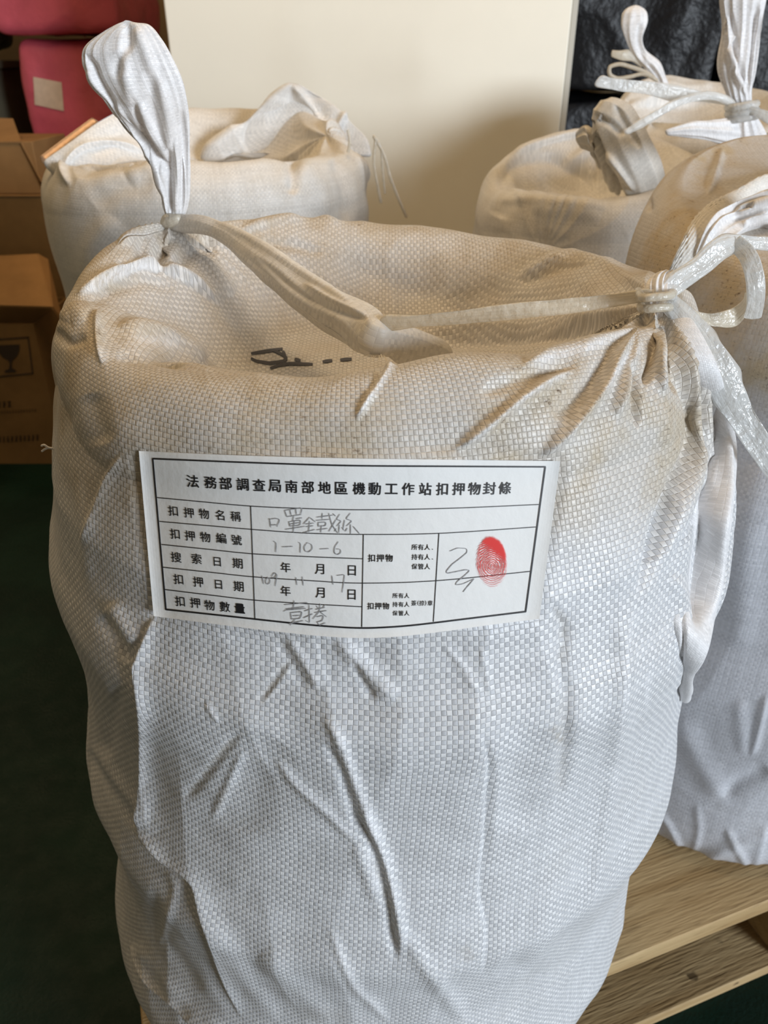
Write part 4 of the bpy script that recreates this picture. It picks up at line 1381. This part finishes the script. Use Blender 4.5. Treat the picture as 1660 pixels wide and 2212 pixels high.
sD, VD = neighbour('white woven sack farthest back, against the black bags, with a curled thin neck', (0.53, 1.42), 0.170,
    near=[(1340, 262), (1400, 270), (1500, 275), (1600, 280)], far=[(1378, 178), (1440, 160), (1500, 172), (1600, 178)],
    strokes=[([(1440, 175), (1480, 190), (1540, 185)], 10, 5), ([(1350, 215), (1450, 235), (1540, 225)], 14, -5), ([(1420, 190), (1400, 215), (1360, 225)], 10, 6)],
    peaks=[(at(1432, 178, 1.36), .03, .85, 11, .006, .08)], bowl=0.045, seed=15)
neck = tube_obj('curled_neck', [(1420, 200, 1448, 190, 1.355, .8), (1420, 180, 1438, 167, 1.35, .8), (1398, 152, 1425, 138, 1.345, .7), (1368, 122, 1394, 107, 1.34, .6), (1352, 86, 1388, 82, 1.335, .5), (1345, 46, 1399, 40, 1.335, .45), (1352, 24, 1394, 22, 1.335, .45), (1368, 11, 1382, 11, 1.335, .4)],
    M_fab_ear, sD, nlen=160, na=120, pleats=((8, .06, 0, 3.0),), crumple=0.0013, cf=60, seed=91,
    strokes=[([(1384, 50), (1380, 90), (1392, 130)], 6, -4), ([(1400, 140), (1420, 165), (1428, 185)], 5, -4)])
tube_obj('tie_tab', [(1322, 108, 1320, 122, 1.335, .3), (1340, 110, 1338, 128, 1.335, .25), (1362, 110, 1366, 132, 1.34, .25), (1384, 122, 1388, 146, 1.345, .3)], M_ribbon_tan, sD, nlen=50, na=28, crumple=.001, cf=80)
wire_obj('tie_loop', [at(u, v, 1.335) for u, v in [(1424, 176), (1390, 160), (1360, 166), (1330, 168), (1318, 160), (1318, 146), (1335, 139), (1365, 145), (1395, 156), (1418, 172)]], 0.0028, M_ribbon_tan, sD, n=90, na=8)

sB, VB = neighbour('white woven sack behind the hemmed one, its tall tied neck sticking up', (0.61, 0.99), 0.170,
    zc=periodic([math.radians(a) for a in (-90, 180, 90, 0)], [.775, .80, .81, .79], .4),
    strokes=[([(1590, 260), (1600, 300), (1640, 330)], 10, -6), ([(1610, 262), (1640, 290), (1680, 310)], 10, 6), ([(1570, 280), (1560, 320), (1550, 350)], 10, 5)],
    peaks=[(at(1600, 262, .985), .05, .92, 13, .007, .10)], bowl=0.03, seed=18)
nk = tube_obj('tied_neck', [(1556, 318, 1672, 330, .985, .6), (1568, 275, 1648, 275, .985, .6), (1580, 238, 1628, 236, .985, .8), (1572, 205, 1624, 200, .985, .7), (1558, 152, 1630, 165, .985, .6), (1562, 60, 1644, 65, .985, .5), (1556, 0, 1654, 0, .985, .45), (1552, -110, 1668, -110, .985, .4), (1566, -190, 1655, -190, .985, .35), (1600, -225, 1630, -225, .985, .3)],
    M_fab_ear, sB, nlen=220, na=180, pleats=((14, .06, 0, 1.5),), crumple=0.0016, cf=55, seed=95,
    strokes=[([(1570, 40), (1580, 120), (1612, 205)], 6, 5), ([(1580, 30), (1592, 120), (1616, 200)], 6, -5), ([(1636, 10), (1630, 100), (1618, 190)], 7, -5)])
nk['label'] = 'tall white neck of gathered cloth'
for k, yy in enumerate((226, 240, 252)):
    wire_obj('neck_cord', [at(1574, yy + 4, 1.0), at(1590, yy + 6, .955), at(1614, yy + 2, .952), at(1634, yy - 2, 1.0)], 0.0042, M_ribbon, sB, n=40, na=10)
tube_obj('wide_ribbon', [(1297, 163, 1281, 184, .95, .08), (1340, 169, 1336, 196, .955, .07), (1400, 175, 1400, 203, .96, .07), (1465, 186, 1462, 218, .965, .12), (1530, 200, 1530, 222, .97, .2), (1592, 214, 1592, 234, .975, .3)],
    M_ribbon, sB, nlen=120, na=40, pleats=((5, .06, 0, 2),), crumple=0.0009, cf=100, seed=97)
tube_obj('twisted_ribbon', [(1346, 284, 1354, 292, .93, .5), (1398, 250, 1406, 264, .935, .4), (1456, 216, 1464, 232, .94, .35), (1510, 200, 1514, 216, .95, .35), (1556, 202, 1554, 218, .96, .35), (1596, 226, 1586, 238, .965, .5)],
    M_ribbon, sB, nlen=120, na=32, pleats=((4, .15, 0, 9),), crumple=0.0007, cf=110, seed=99)
tube_obj('gathered_fold', [(1436, 283, 1440, 290, .935, .5), (1488, 266, 1494, 296, .94, .4), (1540, 262, 1546, 304, .95, .4), (1590, 258, 1594, 312, .965, .4)],
    M_fab_ear, sB, nlen=90, na=100, pleats=((7, .14, 0, 2),), crumple=0.001, cf=80, seed=101)
tube_obj('neck_ribbon', [(1616, 226, 1612, 244, .95, .4), (1640, 232, 1634, 254, .945, .25), (1680, 248, 1674, 274, .94, .15)], M_ribbon, sB, nlen=60, na=30, crumple=.0008, cf=100)

# ------------------------------------------------------------------ cream cabinet behind the sacks
YC = 1.80
xl = at(353, 0, YC)[0]; xr = at(1252, 0, YC)[0]
cab = empty('cream_cabinet', ((xl + xr) / 2, YC + .2, 0))
tag(cab, 'tall plain cream cabinet standing on the floor behind the sacks', 'cabinet')
c1 = link_mesh('cabinet_body', bm_box('cabinet_body', xl, xr - 0.012, YC, YC + 0.42, 0.0, 1.75, 0.003, 2), M_cab); adopt(cab, c1)
c2_ = link_mesh('edge_strip', bm_box('edge_strip', xr - 0.0115, xr, YC + 0.002, YC + 0.418, 0.0, 1.75, 0.001, 1), M_cabedge); adopt(cab, c2_)
c2_['label'] = 'grey edge strip down the right side'


# ------------------------------------------------------------------ wrapped bales and bags
def soft_block(name, x0, x1, y0, y1, z0, z1, mat, amp, seed, n=170, p=9.0, creases=1.0, parent=None):
    th = np.linspace(-np.pi, np.pi, n * 2, endpoint=False); ph = np.linspace(-np.pi / 2, np.pi / 2, n)
    T, Pp = np.meshgrid(th, ph)
    X = np.cos(Pp) * np.cos(T); Y = np.cos(Pp) * np.sin(T); Zz = np.sin(Pp)
    rr_ = (np.abs(X)**p + np.abs(Y)**p + np.abs(Zz)**p)**(-1 / p)
    X, Y, Zz = X * rr_, Y * rr_, Zz * rr_
    # even out the spacing of the rows over the flat sides
    Vv = np.stack([X * (x1 - x0) / 2, Y * (y1 - y0) / 2, Zz * (z1 - z0) / 2], -1)
    N = grid_normals(Vv, True)
    if (N * Vv).sum() < 0:
        N = -N
    a = Noise(seed, 9.0, 16); b = Noise(seed + 1, 24.0, 18); c = Noise(seed + 2, 55.0, 18)
    D = amp * (0.9 * a(Vv) - creases * 0.9 * np.abs(b(Vv)) + 0.3 * c(Vv))
    Vv = Vv + N * D[..., None]
    Vv += np.array([(x0 + x1) / 2, (y0 + y1) / 2, (z0 + z1) / 2])
    Vv[..., 2] = np.clip(Vv[..., 2], z0, z1 + amp)
    uv = np.stack([T / 6.283, Pp / 3.14], -1)
    me = grid_mesh(name, Vv, True, uv, flip=not outward(Vv))
    o = link_mesh(name, me, mat)
    if parent is not None:
        adopt(parent, o)
    return o, Vv


YP = 2.30
pb = empty('pink_bag', (-0.84, YP + .2, 0))
tag(pb, 'tall pink plastic-wrapped bag at left carrying a small pale paper note', 'bag', 'pink plastic-wrapped bags')
o, VP = soft_block('bag_film', -0.955, -0.64, YP, YP + .42, 0.0, 0.925, M_pink, 0.007, 201, p=16.0, parent=pb)
bp = bvh_grid(VP)
nv, nf_ = [], []
q00, q10, q11, q01 = (72, 166), (134, 178), (139, 240), (76, 226)
m = 10
for i in range(m):
    for j in range(m):
        a_, b_ = j / (m - 1), i / (m - 1)
        u_ = (q00[0] * (1 - a_) + q10[0] * a_) * (1 - b_) + (q01[0] * (1 - a_) + q11[0] * a_) * b_
        v_ = (q00[1] * (1 - a_) + q10[1] * a_) * (1 - b_) + (q01[1] * (1 - a_) + q11[1] * a_) * b_
        p, nn = cast(bp, u_, v_)
        nv.append(p + nn * 0.003 if p is not None else at(u_, v_, YP + .01))
for i in range(m - 1):
    for j in range(m - 1):
        k = i * m + j
        nf_.append((k, k + 1, k + m + 1, k + m))
nt = link_mesh('paper_note', poly_mesh('paper_note', nv, nf_), M_note); adopt(pb, nt)
nt['label'] = 'small pale paper note'
o, VP2 = soft_block('pink_bag', -0.985, -0.655, YP - .03, YP + .40, 0.9255, 1.45, M_pink, 0.007, 211, p=14.0)
tag(o, 'pink plastic-wrapped bag lying on top of the tall one with the note', 'bag', 'pink plastic-wrapped bags')

x0b = at(1262, 100, 2.12)[0]; x1b = at(1546, 100, 2.12)[0]
for (nm, xa, xb, za, zb_, sd, lab) in (('black_bag', x0b - .04, x1b, 0.0, 0.80, 301, 'black plastic bag on the floor right of the cabinet, lower one of two'),
                                 ('black_bag', x0b - .05, x1b + .005, 0.804, 1.45, 311, 'black plastic bag right of the cabinet, upper one resting on another'),
                                 ('black_bag', x1b + .02, x1b + .42, 0.0, 1.35, 321, 'tall black plastic bag at the far right edge behind the tied neck')):
    o, _ = soft_block(nm, xa, xb, 2.10 - (0.025 if za > 0 else 0), 2.48, za, zb_, M_black, 0.007, sd, p=26.0)
    tag(o, lab, 'bag', 'black plastic bags')

# far left: grey-green locker with a dark bundle on it
lk = empty('grey_green_locker', (-1.35, 2.55, 0))
tag(lk, 'low grey-green locker at the far left edge behind the cartons', 'locker')
o = link_mesh('locker_body', bm_box('locker_body', -1.9, -1.06, 2.35, 2.75, 0.0, 0.855, .004, 2), M_greygreen); adopt(lk, o)
o = link_mesh('locker_top', bm_box('locker_top', -1.92, -1.05, 2.33, 2.76, 0.8552, 0.875, .003, 2), M_greygreen); adopt(lk, o)
o, _ = soft_block('dark_bundle', -1.7, -1.07, 2.36, 2.7, 0.8765, 1.35, M_dark, 0.02, 331)
tag(o, 'dark wrapped bundle resting on the grey-green locker at the far left', 'bundle')


# ------------------------------------------------------------------ cardboard boxes at left
def slab(name, pts, th, mat, parent):
    """flat board through four corner points, given a thickness"""
    P = np.array(pts, float)
    n = np.cross(P[1] - P[0], P[3] - P[0]); n /= np.linalg.norm(n)
    vs = np.concatenate([P, P - n * th])
    fs = [(0, 1, 2, 3), (7, 6, 5, 4), (0, 4, 5, 1), (1, 5, 6, 2), (2, 6, 7, 3), (3, 7, 4, 0)]
    o = link_mesh(name, poly_mesh(name, vs, fs), mat)
    adopt(parent, o)
    return o


def hollow_box(x0, x1, y0, y1, z0, z1, t=0.006):
    vs, fs = [], []
    for (a, b, c, d, e, f) in ((x0, x1, y0, y0 + t, z0, z1), (x0, x1, y1 - t, y1, z0, z1), (x0, x0 + t, y0 + t, y1 - t, z0, z1), (x1 - t, x1, y0 + t, y1 - t, z0, z1), (x0 + t, x1 - t, y0 + t, y1 - t, z0, z0 + t)):
        k = len(vs)
        vs += [(a, c, e), (b, c, e), (b, d, e), (a, d, e), (a, c, f), (b, c, f), (b, d, f), (a, d, f)]
        fs += [tuple(k + i for i in q) for q in ((3, 2, 1, 0), (4, 5, 6, 7), (0, 1, 5, 4), (1, 2, 6, 5), (2, 3, 7, 6), (3, 0, 4, 7))]
    return vs, fs


YB = 1.74
xb1 = at(118, 900, YB)[0]
zt = at(60, 700, YB)[2]
bx = empty('cardboard_box', (xb1 - .3, YB + .2, 0))
tag(bx, 'open brown cardboard box on the floor at left with a printed goblet symbol', 'box', 'cardboard boxes')
vs, fs = hollow_box(xb1 - .62, xb1, YB, YB + .23, 0, zt)
adopt(bx, link_mesh('box_body', poly_mesh('box_body', vs, fs), M_card_shaded))
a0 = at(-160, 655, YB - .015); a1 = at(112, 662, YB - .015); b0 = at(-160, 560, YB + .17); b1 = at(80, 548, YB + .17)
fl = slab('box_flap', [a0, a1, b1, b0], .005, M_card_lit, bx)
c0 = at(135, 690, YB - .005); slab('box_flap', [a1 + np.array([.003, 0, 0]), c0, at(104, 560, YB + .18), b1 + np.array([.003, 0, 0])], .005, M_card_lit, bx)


def on_front(pix, y, name, parent, mat):
    vs, fs = [], []
    for poly in pix:
        k = len(vs)
        vs += [at(u, v, y - 0.0012) for u, v in poly]
        fs.append(tuple(range(k, k + len(poly))))
    o = link_mesh(name, poly_mesh(name, vs, fs), mat)
    adopt(parent, o)
    return o


gob = [(-6, 746), (42, 744), (42, 756), (36, 770), (27, 778), (25, 786), (26, 796), (34, 799), (34, 804), (10, 805), (10, 800), (19, 797), (21, 787), (19, 779), (6, 772), (-3, 760)]
on_front([gob], YB, 'goblet_symbol', bx, M_cardink)
fr_ = [[(-20, 733), (62, 727), (62, 730), (-20, 736)], [(59, 727), (62, 727), (72, 806), (69, 806)], [(-20, 814), (72, 805), (72, 808), (-20, 817)]]
on_front(fr_, YB, 'symbol_frame', bx, M_cardink)
txt_ = []
rr = np.random.RandomState(4)
for (u0, u1, v, h_, st_) in ((-6, 26, 868, 15, 11), (-4, 78, 888, 7, 6), (-4, 78, 944, 14, 9)):
    u_ = u0
    while u_ < u1:
        w_ = st_ * .72
        dv = -(u_ - u0) * 0.06
        for q in range(3):
            yy = v + dv + h_ * q / 3
            txt_.append([(u_ + rr.rand() * 2, yy), (u_ + w_ - rr.rand() * 2, yy), (u_ + w_ - rr.rand() * 2, yy + h_ * .17), (u_ + rr.rand() * 2, yy + h_ * .17)])
        txt_.append([(u_ + w_ * .4, v + dv), (u_ + w_ * .6, v + dv), (u_ + w_ * .6, v + dv + h_ * .85), (u_ + w_ * .4, v + dv + h_ * .85)])
        u_ += st_
    on_front(txt_, YB, 'printed_line', bx, M_cardink)
    txt_ = []

YB2 = 2.02
xb2 = at(150, 560, YB2)[0]; zt2 = at(50, 421, YB2)[2]
bx2 = empty('cardboard_box', (xb2 - .25, YB2 + .12, 0))
tag(bx2, 'closed brown cardboard box standing behind the open one with the goblet symbol', 'box', 'cardboard boxes')
adopt(bx2, link_mesh('box_body', bm_box('box_body', xb2 - .6, xb2, YB2, YB2 + .24, 0, zt2 - .004, .002, 1), M_card_shaded))
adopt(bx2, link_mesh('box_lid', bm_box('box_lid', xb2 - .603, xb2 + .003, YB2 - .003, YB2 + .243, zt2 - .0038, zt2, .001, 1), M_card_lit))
zt3 = at(30, 306, YB2)[2]
xb3 = at(64, 300, YB2)[0]
bx3 = empty('cardboard_box', (xb3 - .25, YB2 + .12, zt2))
tag(bx3, 'topmost brown cardboard box beneath the pink bags, a flap hanging open to the right', 'box', 'cardboard boxes')
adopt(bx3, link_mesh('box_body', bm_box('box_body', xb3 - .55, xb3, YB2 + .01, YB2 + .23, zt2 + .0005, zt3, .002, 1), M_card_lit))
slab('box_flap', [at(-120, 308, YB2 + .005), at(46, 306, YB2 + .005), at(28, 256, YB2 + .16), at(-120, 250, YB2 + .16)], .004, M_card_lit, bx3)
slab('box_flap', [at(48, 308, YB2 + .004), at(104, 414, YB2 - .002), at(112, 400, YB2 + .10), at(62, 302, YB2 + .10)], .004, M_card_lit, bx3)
